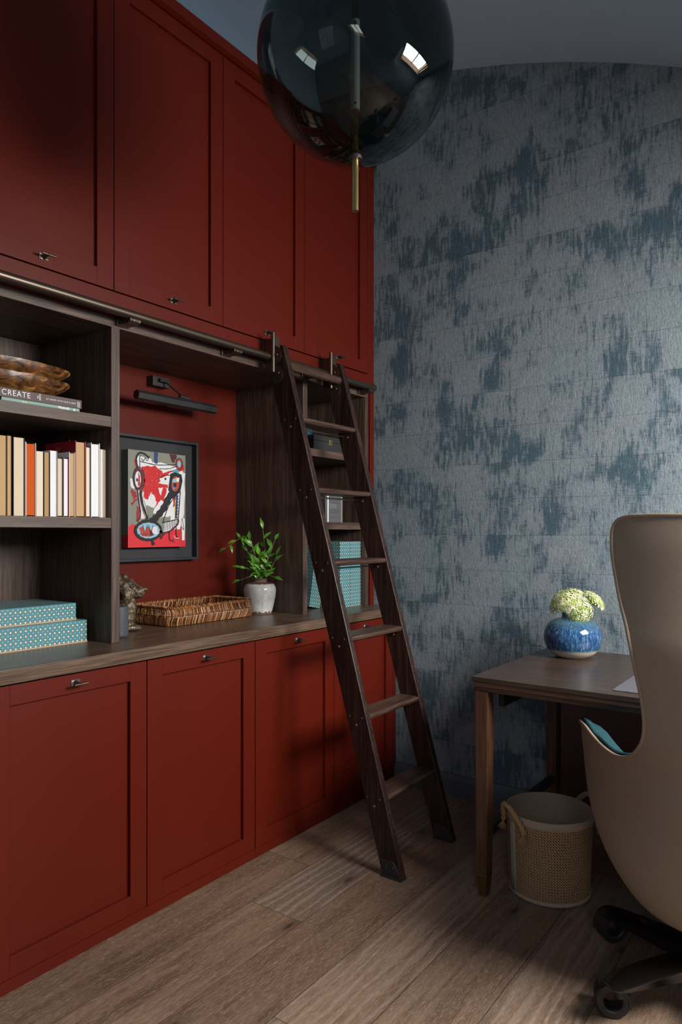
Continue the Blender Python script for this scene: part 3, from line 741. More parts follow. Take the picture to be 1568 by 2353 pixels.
# The shell is a superellipse in plan whose half width, depth and axis change with height;
# its free edge is a curve (angle round from the back, height) cut out of that egg.
EK = [(.20, .0, .0, 2.10, 2), (.207, .105, .09, 2.10, 2), (.225, .165, .15, 2.12, 2), (.285, .262, .27, 2.20, 1.9), (.36, .338, .39, 2.29, 1.75), (.45, .396, .50, 2.38, 1.6), (.54, .430, .59, 2.45, 1.5),
      (.60, .438, .61, 2.46, 1.5), (.66, .43, .56, 2.40, 1.5), (.74, .375, .40, 2.22, 1.6), (.85, .315, .25, 2.06, 1.85), (1.0, .305, .20, 2.0, 2), (1.20, .30, .17, 2.0, 2), (1.34, .30, .152, 2.018, 2)]
def egg_at(z):
    z = min(max(z, EK[0][0]), EK[-1][0])
    for i in range(len(EK)-1):
        if z <= EK[i+1][0]: break
    k0, k1, k2, k3 = EK[max(i-1, 0)], EK[i], EK[i+1], EK[min(i+2, len(EK)-1)]
    h = k2[0]-k1[0]; t = (z-k1[0])/h; out = []
    for c in (1, 2, 3, 4):
        if z < .225: out.append(k1[c]+(k2[c]-k1[c])*(sqrt(t) if z < .207 else t)); continue
        def sl(a, b_, cc):                       # monotone slopes, so the form never overshoots
            d0 = (b_[c]-a[c])/max(b_[0]-a[0], 1e-6); d1 = (cc[c]-b_[c])/max(cc[0]-b_[0], 1e-6)
            return 0 if d0*d1 <= 0 else 2*d0*d1/(d0+d1)
        m1 = sl(k0, k1, k2) if k0 is not k1 else (k2[c]-k1[c])/h
        m2 = sl(k1, k2, k3) if k3 is not k2 else (k2[c]-k1[c])/h
        out.append((2*t**3-3*t*t+1)*k1[c]+(t**3-2*t*t+t)*h*m1+(-2*t**3+3*t*t)*k2[c]+(t**3-t*t)*h*m2)
    return out
def egg(ph, z):
    w, d, yc, p = egg_at(z); a = radians(ph); e = 2/p
    x = w*abs(sin(a))**e*(1 if a >= 0 else -1); cs = cos(a)
    y = yc-d*abs(cs)**e if cs >= 0 else yc+.20*min(1, w/.4)*abs(cs)**e
    return Vector((CX-x, y, z))
EB = [(0, 1.2915), (4.5, 1.2915), (13, 1.2925), (22.1, 1.2925), (31.5, 1.290), (37.4, 1.279), (39.9, 1.255), (39.9, 1.232), (39.0, 1.199), (37.4, 1.160), (32.8, 1.079), (28.3, 1.017), (25.2, .954), (23.0, .870),
      (21.7, .804), (21.8, .764), (22.7, .734), (24.1, .712), (26.8, .682), (30.2, .659), (35.4, .6455), (41.5, .645), (49.5, .655), (55.5, .664), (60, .664), (68, .652), (80, .622), (97, .570), (120, .495), (148, .430), (180, .405)]
EZ = [1.2915, 1.285, 1.27, 1.25, 1.22, 1.18, 1.13, 1.09, 1.05, 1.0, 0.93, 0.87, 0.8, 0.73, 0.67, 0.63, 0.6, 0.575, 0.55, 0.53, 0.51, 0.49, 0.475, 0.46, 0.445, 0.43, 0.41, 0.385, 0.35, 0.315, 0.28]   # height on the back ridge from which the sheet is drawn out to each edge point
def egg_in(a, z, edge, inner, edge_in):
    P = egg(a, z); e = .6
    du = egg(min(a+e, 180), z)-egg(max(a-e, -180), z); dv = egg(a, min(z+.006, 1.33))-egg(a, max(z-.006, .2005))
    n_ = du.cross(dv)
    if n_.length < 1e-10: n_ = Vector((0, 0, -1))
    n_.normalize(); c_ = Vector((CX, egg_at(z)[2]+.02, max(z, .5)))
    if n_.dot(P-c_) < 0: n_ = -n_
    d = min((P-q).length for q in edge); t = min(d/.038, 1)
    return P-n_*(edge_in+(inner-edge_in)*t*t*(3-2*t))
def chair_rays(ext=1.0, inner=0, edge_in=0):
    edge = catmull([(a/100, z, c) for (a, z), c in zip(EB, EZ)], 4)
    ring = [(p.x*100, p.y) for p in edge]; zc = [p.z for p in edge]+[.28-.08*i/10 for i in range(1, 11)]
    low_ = [(180, .405-.205*i/10) for i in range(1, 11)]
    rows = []; nr = 30; ne = len(ring); sp = [egg(a, z) for a, z in ring]
    for j, (a, z) in enumerate(ring+low_):
        row = []
        for i in range(nr+1):
            f = i/nr
            if j < ne: f *= 1+(ext-1)*f*f
            a_, z_ = a*f, zc[j]+(z-zc[j])*f
            row.append(egg_in(max(a_, .01), z_, sp, inner, edge_in) if inner else egg(a_, z_))
        rows.append(row)
    mir = [[Vector((2*CX-p.x, p.y, p.z)) for p in r] for r in rows[::-1]]
    return rows+mir, [egg(a, z) for a, z in ring]
def egg_sheet(name, mt, ext, inner, edge_in):
    rows, edge = chair_rays(ext, inner, edge_in)
    o_ = Vector(ch['_o']); me = bpy.data.meshes.new(name); bm = bmesh.new()
    V = [[bm.verts.new(p-o_) for p in r] for r in rows]
    for i in range(len(V)-1):
        for j in range(len(V[0])-1):
            try: bm.faces.new((V[i][j], V[i][j+1], V[i+1][j+1], V[i+1][j]))
            except ValueError: pass
    bmesh.ops.remove_doubles(bm, verts=bm.verts, dist=.0006)
    bmesh.ops.recalc_face_normals(bm, faces=bm.faces)
    tot = sum(f.normal.y for f in bm.faces if f.calc_center_median().z > .9)
    if tot > 0: bmesh.ops.reverse_faces(bm, faces=bm.faces)
    bm.normal_update()
    bm.to_mesh(me); bm.free(); me.materials.append(mt)
    for p in me.polygons: p.use_smooth = True
    o = bpy.data.objects.new(name, me); COL.objects.link(o); o.parent = ch; o['_o'] = tuple(o_)
    return o, edge
o, spanB = egg_sheet('shell', leather, 1.0, 0, 0)
so = o.modifiers.new('solid', 'SOLIDIFY'); so.thickness = .004; so.offset = -1
li, _ = egg_sheet('lining', teal, 1.004, .046, .0048)
li['label'] = 'teal wool inner upholstery'
so = li.modifiers.new('solid', 'SOLIDIFY'); so.thickness = .012; so.offset = -1
loop = [p for p in spanB] + [Vector((2*CX-p.x, p.y, p.z)) for p in spanB[-2:0:-1]]
b = MB(); b.tube(loop, .0050, 8, closed=True); b.build('piping', mat('leather_piping', (.30, .22, .155, 1), .4), ch, smooth=True)
b = MB(); b.box(CX-.215, CX-.190, 2.235, 2.237, .155, .180); 
b.build('care_tag', mat('tan_leather_tag', (.42, .17, .07, 1), .5), ch)
HX, HY = -.300, 2.080
b = MB(); b.tube([(HX, HY, .10), (HX, HY, .215)], .028, 24); b.tube([(HX, HY, .06), (HX, HY, .125)], .048, 24); b.build('column', M['black_metal'], ch, smooth=True, auto=40)
arm_m = mat('black_nickel_base', (.040, .033, .030, 1), .22, .9)
for k in range(5):
    a = radians(234-72*k); d = Vector((cos(a), sin(a), 0)); s_ = Vector((-sin(a), cos(a), 0)); H = Vector((HX, HY, 0))
    secs = []
    for r_, w_, zt1, th in ((.03, .034, .134, .045), (.12, .039, .131, .036), (.21, .040, .124, .024), (.285, .038, .1165, .015), (.312, .033, .113, .011), (.325, .020, .111, .007)):
        c = H+d*r_+Vector((0, 0, .010)); q = []
        for sx, zz in ((-1, zt1-.004), (-.82, zt1), (.82, zt1), (1, zt1-.004), (.86, zt1-th), (-.86, zt1-th)): q.append(tuple(c+s_*w_*sx+Vector((0, 0, zz))))
        secs.append(q)
    b = MB(); b.grid(secs, cu=True); b.face([0, 1, 2, 3, 4, 5]); b.face([30, 31, 32, 33, 34, 35][::-1])
    arm = b.build('base_arm', arm_m, ch, smooth=True, auto=35)
    # caster: two hollow wheels under a curved hood
    roll = {0: radians(204), 1: radians(48)}.get(k, a+pi*.9); P = H+d*.290; ax = Vector((-sin(roll), cos(roll), 0)); tr = Vector((cos(roll), sin(roll), 0))
    wc = {0: Vector((-.503, 1.895, .0435)), 1: Vector((-.596, 2.240, .0435))}.get(k, P+tr*.020+Vector((0, 0, .0435)))
    cs = MB(); cs.tube([P+Vector((0, 0, .080)), P+Vector((0, 0, .112))], .009, 12)
    hood = []
    for i in range(9):
        t = radians(-15+150*i/8); q = []
        for w_, rr in ((-.027, .039), (-.027, .0455), (.027, .0455), (.027, .039)): q.append(tuple(wc+ax*w_+(tr*-cos(t)+Vector((0, 0, 1))*sin(t))*rr))
        hood.append(q)
    cs.grid(hood, cu=True); cs.face([0, 1, 2, 3]); cs.face([len(cs.v)-1, len(cs.v)-2, len(cs.v)-3, len(cs.v)-4])
    cst = cs.build('caster', M['black'], arm, smooth=True, auto=40)
    wh = MB()
    for sg in (-1, 1):
        prof = [(.024, .004), (.0415, .004), (.0433, .008), (.0433, .021), (.040, .025), (.028, .025), (.024, .022), (.024, .004)]
        k0 = len(wh.v)
        for r_, h_ in prof:
            for j in range(32):
                t = 2*pi*j/32; wh.v.append(tuple(wc+ax*h_*sg+(tr*cos(t)+Vector((0, 0, 1))*sin(t))*r_))
        for i in range(len(prof)-1):
            for j in range(32):
                j2 = (j+1) % 32; wh.face((k0+i*32+j, k0+i*32+j2, k0+(i+1)*32+j2, k0+(i+1)*32+j))
    wh.build('wheel', M['black'], arm, smooth=True, auto=35)

# ================================================================== NICHE OBJECTS
# framed painting
pf = thing('framed_painting', (-2.39, 1.949, 1.13), 'expressive red, white and black painting in a dark box frame', 'painting')
FY0, FY1, FZ0, FZ1 = 1.713, 2.185, 1.131, 1.652
b = MB()
b.box(-2.4125, -2.372, FY0, FY0+.011, FZ0, FZ1); b.box(-2.4125, -2.372, FY1-.011, FY1, FZ0, FZ1)
b.box(-2.4125, -2.372, FY0+.011, FY1-.011, FZ0, FZ0+.011); b.box(-2.4125, -2.372, FY0+.011, FY1-.011, FZ1-.011, FZ1)
b.build('frame', M['frame'], pf, bevel=.001)
b = MB(); b.box(-2.4125, -2.404, FY0+.011, FY1-.011, FZ0+.011, FZ1-.011); b.build('mount', M['mat_board'], pf)
CY0, CY1, CZ0, CZ1 = 1.797, 2.100, 1.190, 1.588
pc = {k: mat('paint_'+k, v, .5) for k, v in dict(grey=(.21, .22, .18, 1), red=(.55, .012, .014, 1), dred=(.30, .015, .015, 1), white=(.72, .72, .74, 1), black=(.010, .010, .012, 1),
      blue=(.24, .47, .60, 1), teal=(.05, .33, .42, 1), navy=(.02, .05, .14, 1), maroon=(.075, .012, .018, 1), ochre=(.62, .38, .03, 1), green=(.1, .3, .1, 1), pink=(.75, .62, .66, 1), rust=(.46, .05, .03, 1), bright=(.62, .02, .03, 1)).items()}
keys = list(pc)
b = MB(); b.box(-2.404, -2.3640, CY0, CY1, CZ0, CZ1, m=keys.index('grey'))
b.box(-2.4035, -2.3636, CY0-.0006, CY1+.0006, CZ0-.0006, CZ0+.052, m=keys.index('bright'))
lay = [0]
def tp(x, y):
    """sketch coordinates (0..100 across, 0..150 down) to the canvas"""
    return (CY0+(CY1-CY0)*x/100.0, CZ1-(CZ1-CZ0)*y/150.0)
rp_ = random.Random(5)
def shape(pts, col, rag=0.0, n=4):
    P = []
    L = len(pts)
    for i in range(L):
        a = pts[i]; c = pts[(i+1) % L]
        for k in range(n if rag else 1):
            t = k/n if rag else 0
            P.append((a[0]+(c[0]-a[0])*t+rp_.uniform(-rag, rag), a[1]+(c[1]-a[1])*t+rp_.uniform(-rag, rag)))
    lay[0] += 1; x = -2.3640+.00004*lay[0]
    k0 = len(b.v); Q = [tp(min(max(px, 0.3), 99.7), min(max(py, .3), 149.7)) for px, py in P]
    b.v += [(x, y, z) for y, z in Q]
    from mathutils.geometry import tessellate_polygon
    for tri in tessellate_polygon([[Vector((y, z, 0)) for y, z in Q]]): b.face([k0+i for i in tri], None, keys.index(col))
def stroke(pts, w, col, n=6):
    P = catmull([(x, y, 0) for x, y in pts], n); L_, R_ = [], []
    for i, p in enumerate(P):
        d = (P[min(i+1, len(P)-1)]-P[max(i-1, 0)])
        if d.length < 1e-6: continue
        d.normalize(); nn = Vector((-d.y, d.x, 0)); ww = w*(.62+.10*sin(i*1.7))
        L_.append(p+nn*ww); R_.append(p-nn*ww)
    lay[0] += 1; x = -2.3640+.00004*lay[0]; k0 = len(b.v); m_ = len(L_)
    for p in L_+R_:
        y, z = tp(min(max(p.x, .3), 99.7), min(max(p.y, .3), 149.7)); b.v.append((x, y, z))
    for i in range(m_-1): b.face((k0+i, k0+i+1, k0+m_+i+1, k0+m_+i), None, keys.index(col))
def ell(cx, cy, rx, ry, col, w=0, n=24, tilt=0):
    pts = [(cx+rx*cos(2*pi*i/n)*cos(tilt)-ry*sin(2*pi*i/n)*sin(tilt), cy+rx*cos(2*pi*i/n)*sin(tilt)+ry*sin(2*pi*i/n)*cos(tilt)) for i in range(n)]
    if w: stroke(pts+[pts[0], pts[1]], w, col, 2)
    else: shape(pts, col)
shape([(0, 118), (6, 114), (30, 124), (60, 128), (80, 112), (88, 100), (100, 114), (100, 150), (0, 150)], 'bright', .8)
shape([(5, 60), (13, 64), (15, 72), (9, 78), (6, 70)], 'dred', 1.2); shape([(4, 82), (14, 74), (15, 77), (6, 86)], 'dred', .8); shape([(14, 86), (19, 88), (18, 112), (13, 108)], 'dred', .8)
shape([(9, 12), (14, 16), (19, 30), (15, 33), (11, 22)], 'red', 1)
shape([(15, 8), (38, 12), (42, 26), (24, 30), (14, 24)], 'white', 1.5)
shape([(20, 18), (56, 16), (92, 22), (99, 30), (97, 96), (90, 122), (74, 122), (72, 100), (52, 104), (38, 92), (26, 84), (24, 60), (18, 30)], 'white', 1.5)
shape([(22, 26), (44, 22), (60, 32), (98, 16), (98, 24), (70, 32), (54, 42), (50, 56), (56, 72), (44, 88), (38, 74), (28, 76), (24, 62)], 'red', 1.6)
shape([(48, 48), (68, 50), (68, 55), (50, 56)], 'red', 1); shape([(60, 54), (66, 56), (60, 78), (54, 74)], 'red', 1)
shape([(36, 64), (44, 68), (48, 84), (40, 90), (33, 80)], 'white', 1.8)
shape([(30, 84), (44, 88), (40, 104), (33, 100)], 'grey', 1)
shape([(43, 0), (50, 0), (49, 18), (44, 18)], 'navy', .5); shape([(70, 0), (84, 1), (79, 14), (75, 14)], 'maroon', .9)
shape([(76, 26), (86, 24), (88, 30), (76, 30)], 'teal', .5); shape([(80, 80), (83, 66), (86, 70), (84, 104), (80, 106)], 'ochre', .6); shape([(78, 62), (82, 60), (80, 84), (77, 86)], 'dred', .6)
shape([(66, 112), (84, 106), (82, 110), (70, 116)], 'red', .8)
for cx, cy in ((8, 50), (12, 44)): shape([(cx-4, cy-6), (cx+4, cy-6), (cx+3, cy+10), (cx-3, cy+9)], 'white', 1.3)
# left eye
ell(17, 44, 8.5, 17, 'maroon'); ell(16, 45, 5.0, 12.5, 'white'); shape([(16, 34), (20, 40), (20, 54), (16, 56)], 'rust', .6); ell(14.5, 46, 1.8, 2.8, 'navy')
ell(17.5, 44, 9.6, 18, 'black', 1.3)
# ear and crown
stroke([(15, 26), (13, 14), (17, 5), (25, 4), (35, 10)], 2.4, 'black'); stroke([(19, 26), (19, 12), (20, 8)], 1.0, 'black'); stroke([(22, 12), (25, 16), (28, 11), (31, 15), (34, 12)], .8, 'black')
# line to the ring on the right
stroke([(20, 17), (45, 20), (70, 18), (84, 16)], 1.0, 'black'); stroke([(52, 26), (70, 24), (84, 19)], .9, 'black')
ell(88, 15, 5.5, 8.5, 'rust'); ell(88, 15, 3.2, 5, 'blue'); ell(88, 15, 5.8, 9, 'black', 1.2)
# muzzle arms
shape([(16, 62), (22, 62), (33, 104), (21, 106), (19, 84)], 'pink', .4)
stroke([(15, 61), (17, 78), (20, 94), (19, 104), (14, 110)], 1.3, 'black'); stroke([(20, 62), (23, 82), (32, 106)], 3.2, 'black'); stroke([(18, 66), (22, 88), (29, 106)], .7, 'black')
stroke([(26, 78), (31, 92), (34, 106)], .8, 'green')
stroke([(84, 58), (70, 70), (60, 88), (48, 102), (38, 110)], 8.5, 'black'); stroke([(66, 74), (54, 90), (40, 104)], .9, 'maroon')
# right eye
shape([(72, 32), (80, 29), (92, 32), (94, 42), (90, 60), (84, 66), (72, 66), (68, 58)], 'black')
ell(81, 48, 7.2, 12.5, 'rust', tilt=.15); shape([(76, 40), (84, 38), (84, 45), (75, 46)], 'blue', .4); shape([(82, 38), (88, 37), (87, 45), (83, 44)], 'white', .6); shape([(78, 50), (84, 53), (76, 58)], 'teal', .4); stroke([(83, 37), (82, 45)], 1.0, 'ochre')
ell(80, 50, 2.8, 3.6, 'black'); ell(80.5, 53, 1.8, 1.4, 'navy')
# small eye
stroke([(50, 42), (60, 36), (76, 34)], 1.0, 'black'); ell(63, 41, 1.5, 2, 'black')
# body
stroke([(82, 66), (70, 82), (63, 98), (58, 112)], .9, 'black'); stroke([(90, 60), (88, 84), (86, 106)], 1.2, 'black'); stroke([(84, 66), (83, 90), (82, 104)], 2.8, 'navy')
for k in range(8): stroke([(81, 68+5*k), (87, 67+5*k)], .7, 'black', 2)
shape([(60, 112), (84, 106), (82, 120), (58, 128)], 'white', .4)
for k in range(8): stroke([(61+3*k, 111-.6*k), (60+3*k, 126-1.2*k)], .8, 'black', 2)
stroke([(58, 111), (70, 109), (86, 105)], 1.3, 'black'); stroke([(57, 128), (70, 125), (84, 114), (86, 106)], 2.4, 'maroon')
stroke([(70, 126), (70, 138), (76, 141)], 1.2, 'black'); stroke([(82, 118), (83, 133), (89, 136)], 1.2, 'black'); stroke([(60, 128), (54, 137)], 3.0, 'maroon')
stroke([(74, 140), (78, 138)], .7, 'black', 2); stroke([(76, 141), (79, 143)], .7, 'black', 2); stroke([(95, 104), (95, 140)], 4.6, 'white', 3); stroke([(93, 104), (96, 122), (92, 118)], .8, 'black')
stroke([(78, 132), (80, 136), (88, 136)], .8, 'pink')
# mouth
ell(33, 124, 20, 13, 'blue'); shape([(17, 120), (26, 116), (38, 120), (36, 134), (22, 133)], 'rust', .6); shape([(40, 118), (48, 118), (49, 130), (38, 128)], 'pink', .6)
for cx in (27, 37): shape([(cx-4, 115), (cx+4, 115), (cx, 126)], 'blue'); stroke([(cx-4, 115), (cx, 127), (cx+4, 115)], .7, 'black', 3)
shape([(34, 122), (38, 124), (42, 131), (36, 133)], 'maroon', .4)
for cx in (20, 25, 30): stroke([(cx-2, 132), (cx, 128), (cx+2, 132)], .6, 'black', 3)
ell(33, 124, 21.5, 14.5, 'black', 3.4); stroke([(38, 136), (42, 147)], 3.6, 'black')
stroke([(22, 110), (31, 108), (44, 110)], 2.6, 'black')
for k in range(60): ell(rp_.uniform(24, 54), rp_.uniform(26, 80), rp_.uniform(.2, .5), rp_.uniform(.2, .6), rp_.choice(['pink', 'dred', 'white']), 0, 6)
b.build('canvas', [pc[k] for k in keys], pf, fix=False)

# picture light
pl_ = thing('picture_light', (-2.40, 1.974, 1.87), 'black swing arm picture light above the painting in the niche', 'wall lamp')
b = MB(); b.box(-2.4125, -2.372, 1.930, 2.018, 1.870, 1.912); b.build('wall_plate', M['black_metal'], pl_, bevel=.0015)
b = MB(); b.tube([(-2.362, 1.955, 1.895), (-2.362, 2.005, 1.893)], .0072, 16, up=(0, 0, 1)); b.tube([(-2.373, 1.972, 1.894), (-2.36, 1.972, 1.894)], .0055, 12)
b.tube([(-2.36, 1.984, 1.892), (-2.284, 2.010, 1.826)], .0042, 12)
b.tube([(-2.282, 1.995, 1.822), (-2.282, 2.048, 1.820)], .0078, 16, up=(0, 0, 1)); b.build('arm', M['black_metal'], pl_, smooth=True, auto=40)
b = MB(); hexp = [(-2.280+.0205*cos(radians(60*k+15)), 1.795+.0205*sin(radians(60*k+15))) for k in range(6)]
b.prism(hexp, 'y', 1.772, 2.196); b.build('shade', M['black_metal'], pl_, bevel=.0007)

# wicker tray
wk = mat('willow_wicker', (.4, .22, .09, 1), .42, spec=.45); q_ = N(wk); wn_ = q_.n('ShaderNodeNewGeometry').outputs['Random Per Island']
q_.link(q_.ramp(wn_, [(0, (.060, .020, .009, 1)), (.3, (.22, .080, .026, 1)), (.7, (.46, .20, .065, 1)), (1, (.70, .44, .22, 1))]), 'Base Color')
TX0, TX1, TY0, TY1, TZ = -2.402, -2.138, 1.824, 2.292, ZC
wt = thing('wicker_tray', ((TX0+TX1)/2, (TY0+TY1)/2, TZ), 'long brown wicker tray lying on the worktop in the niche', 'basket')
def rrect(t, z, grow=0.0):
    """point on the rounded rectangle outline, t in 0..1"""
    x0, x1, y0, y1 = TX0-grow, TX1+grow, TY0-grow, TY1+grow; r = .035
    w, h = x1-x0-2*r, y1-y0-2*r; per = 2*w+2*h+2*pi*r; s_ = (t % 1)*per
    for L_, f_ in ((w, lambda q: (x0+r+q, y0)), (pi*r/2, lambda q: (x1-r+r*sin(q/r), y0+r-r*cos(q/r))), (h, lambda q: (x1, y0+r+q)),
                  (pi*r/2, lambda q: (x1-r+r*cos(q/r), y1-r+r*sin(q/r))), (w, lambda q: (x1-r-q, y1)), (pi*r/2, lambda q: (x0+r-r*sin(q/r), y1-r+r*cos(q/r))),
                  (h, lambda q: (x0, y1-r-q)), (pi*r/2, lambda q: (x0+r-r*cos(q/r), y0+r-r*sin(q/r)))):
        if s_ <= L_: p = f_(s_); return Vector((p[0], p[1], z))
        s_ -= L_
    p = (x0+r, y0); return Vector((p[0], p[1], z))
b = MB(); rnd = random.Random(11); NT = 190
for i in range(NT):
    t = (i+rnd.uniform(-.15, .15))/NT; s1 = .010
    for zz0, zz1, g0, gm, g1, sh_ in ((.003, .038, .001, .003, .006, .016), (.034, .070, .006, -.004, -.001, -.013)):
        for du in (0,) if i % 3 else (0, .4/NT):
            P = [rrect(t+du+sh_*k/1.9, TZ+zz0+(zz1-zz0)*k, g0*(1-k)+g1*k+(gm*4*k*(1-k))) for k in (0, .33, .66, 1)]
            b.tube(P, rnd.uniform(.0014, .0020), 5, cap=False)
for z_, g_, r_ in ((.036, .0035, .0022), (.040, .0035, .0022), (.005, -.004, .003)):
    b.tube([rrect(k/160, TZ+z_, g_+.001*sin(k*1.3)) for k in range(160)], r_, 5, closed=True)
b.build('woven_side', wk, wt, smooth=True, fix=False)
b = MB()
b.tube([rrect(k/160, TZ+.072, -.002) for k in range(160)], .0055, 8, closed=True)
for i in range(210):
    t = i/210; c = rrect(t, TZ+.073, -.002); d = (rrect(t+.002, TZ+.073, -.002)-c).normalized(); s_ = Vector((d.y, -d.x, 0)); P = []
    for k in range(9):
        a = 2*pi*k/8; P.append(c+s_*cos(a)*.0068+Vector((0, 0, sin(a)*.0062))+d*(k/8-.5)*.009)
    b.tube(P, .0014, 4, cap=False)
b.build('rim', wk, wt, smooth=True, fix=False)
b = MB(); b.tube([rrect(k/64, TZ+.004, -.006) for k in range(64)], .003, 5, closed=True)
for i in range(52):
    y = TY0+.01+(TY1-TY0-.02)*i/51; b.tube([(TX0+.006, y, TZ+.005+.002*(i % 2)), ((TX0+TX1)/2, y, TZ+.006), (TX1-.006, y, TZ+.007-.002*(i % 2))], .0042, 5, cap=False)
b.build('base', wk, wt, smooth=True, fix=False)

# crackled vase with greenery
def m_crackle():
    m = mat('white_crackle_glaze', (.6, .6, .58, 1), .16, spec=.5); q = N(m); p = q.obj(); x, y, z = q.sep(p)
    v1 = q.n('ShaderNodeTexVoronoi', {'Vector': p, 'Scale': 190.0}, feature='DISTANCE_TO_EDGE').outputs['Distance']
    cr = q.math('LESS_THAN', v1, .06)
    c = q.mix(q.noise(p, 22, 3), (.46, .45, .43, 1), (.82, .81, .78, 1))
    c = q.mix(q.math('MULTIPLY', cr, .6), c, (.10, .095, .085, 1))
    nz = q.noise(p, 75, 4, .65)
    low_ = q.math('GREATER_THAN', nz, q.math('MULTIPLY_ADD', z, 18.0, .29))
    hi_ = q.math('GREATER_THAN', q.math('ADD', z, q.math('MULTIPLY', nz, .012)), .142)
    bare = q.math('MAXIMUM', low_, hi_)
    c = q.mix(bare, c, (.115, .060, .045, 1)); q.link(c, 'Base Color'); q.link(q.math('MULTIPLY_ADD', bare, .6, .14), 'Roughness')
    q.bump(q.math('SUBTRACT', 0.0, q.math('ADD', q.math('MULTIPLY', cr, .3), bare)), .3, .001); return m
KC = Vector((-2.185, 2.385, ZC))
pr = [(0, 0), (.050, 0), (.054, .004), (.060, .025), (.068, .060), (.0735, .095), (.0725, .118), (.062, .136), (.040, .143), (.034, .146), (.033, .154), (.036, .158), (.031, .158), (.029, .150), (.030, .140), (.0, .08)]
b = MB(); b.lathe([(max(p.x, 0), p.y) for p in catmull([(a, c, 0) for a, c in pr], 3)], KC, 56)
tag(b.build('vase', m_crackle(), smooth=True, auto=60, origin=tuple(KC)), 'white crackle glazed pot holding green stems in the niche', 'vase')
leafm = mat('fresh_green_leaf', (.10, .26, .022, 1), .32, spec=.5); q_ = N(leafm); rn = q_.n('ShaderNodeNewGeometry').outputs['Random Per Island']
q_.link(q_.ramp(rn, [(0, (.035, .13, .012, 1)), (.5, (.085, .24, .02, 1)), (1, (.17, .36, .035, 1))]), 'Base Color')
stemm = mat('pale_green_stem', (.16, .25, .07, 1), .5)
def leaf(b, p, d, n_, L_, w_):
    d = d.normalized(); s_ = d.cross(n_).normalized(); n_ = s_.cross(d); R_ = []
    for k in range(7):
        t = k/6; w = w_*(sin(pi*min(t*1.08, 1))**.8)*(1-.25*t) if 0 < t < 1 else .0003
        c = p+d*L_*t+n_*(-L_*.22*t*t)+n_*L_*.05*sin(pi*t)
        R_.append([c-s_*w+n_*w*.28, c, c+s_*w+n_*w*.28])
    b.grid(R_)
stems = [((.014, .236, 0), (.03, .10), 'tallest upright green stem in the crackled pot', 9), ((.072, .185, .03), (.04, .08), 'green stem bending right with broad leaves in the crackled pot', 8),
         ((-.150, .150, .02), (-.07, .20), 'longest green stem arching far left from the crackled pot', 11), ((-.088, .190, -.01), (-.05, .10), 'green stem leaning left with small leaves in the crackled pot', 9),
         ((-.040, .185, .03), (-.02, .09), 'thin green stem just left of centre in the crackled pot', 8), ((.045, .130, .03), (.03, .05), 'short green stem in front of the crackled pot mouth', 8),
         ((.080, .110, .035), (.055, .04), 'slender green stem at the far right of the crackled pot', 7), ((-.080, .060, .03), (-.05, .05), 'low green stem spreading left over the crackled pot', 6),
         ((.070, .018, .04), (.03, .03), 'low dark leaved stem drooping right over the crackled pot', 4), ((-.085, .004, .03), (-.03, .025), 'long leaved stem drooping left over the crackled pot', 3),
         ((.00, .12, .035), (.0, .06), 'leafy middle green stem in the crackled pot', 9), ((-.02, .08, .045), (-.01, .04), 'bushy lowest green stem at the centre of the crackled pot', 8)]
mo = Vector((KC.x, KC.y, ZC+.150))
for si, ((r_, u_, d_), (mr, mu), lab, nl) in enumerate(stems):
    rnd = random.Random(20+si); foot = mo+Vector((rnd.uniform(-.012, .012), rnd.uniform(-.012, .012), -.02))
    tip = mo+rtv*r_+upv*u_-fwv*d_; mid = mo+rtv*mr*.8+upv*mu-fwv*d_*.4
    t = thing('leafy_stem', tuple(foot), lab, 'plant', 'green stems in the crackled pot')
    C_ = catmull([foot, mo+rtv*mr*.2+upv*mu*.4, mid, tip], 8)
    b = MB(); b.tube(C_, [.0017-.0009*i/(len(C_)-1) for i in range(len(C_))], 6); b.build('stem', stemm, t, smooth=True)
    b = MB()
    for k in range(nl):
        f = .26+.74*k/(nl-1) if nl > 1 else 1; idx = min(int(f*(len(C_)-1)), len(C_)-2); p = C_[idx+1] if k == nl-1 else C_[idx]
        tan = (C_[idx+1]-C_[idx]).normalized()
        sd = (1 if k % 2 else -1); side = (rtv*sd*rnd.uniform(.6, 1.0)-fwv*rnd.uniform(-.5, .8)+upv*rnd.uniform(-.1, .5))
        d = tan*(1.2 if k == nl-1 else .7)+side*(.2 if k == nl-1 else .85)
        nn = (-fwv*.8+upv*.7+rtv*rnd.uniform(-.4, .4)).normalized()
        leaf(b, p, d, nn, rnd.uniform(.034, .054)*(1.15 if nl < 6 else 1), rnd.uniform(.0070, .0112))
    b.build('leaves', leafm, t, smooth=True, fix=False)

# bear bust
bz = mat('aged_bronze_cast', (.16, .12, .075, 1), .42, .55); q_ = N(bz); bn_ = q_.noise(q_.obj(), 70, 5, .65, .5)
q_.link(q_.ramp(bn_, [(.34, (.035, .024, .014, 1)), (.52, (.13, .095, .058, 1)), (.7, (.33, .27, .19, 1))]), 'Base Color'); q_.bump(bn_, .9, .004)
bb = bpy.data.metaballs.new('m'); bb.resolution = .0045; bb.threshold = .5
bo = bpy.data.objects.new('m', bb); COL.objects.link(bo)
HB = Vector((-2.205, 1.655, ZC)); fdir = Vector((.82, .57, 0)).normalized(); sdir = Vector((-fdir.y, fdir.x, 0))
def mbp(f, s_, z, r_, sx=1, sy=1, sz=1):
    e = bb.elements.new(type='ELLIPSOID'); e.co = HB+fdir*f+sdir*s_+upv*z; e.radius = r_*1.42
    e.rotation = Matrix((fdir, sdir, upv)).transposed().to_quaternion(); e.size_x, e.size_y, e.size_z = sx, sy, sz
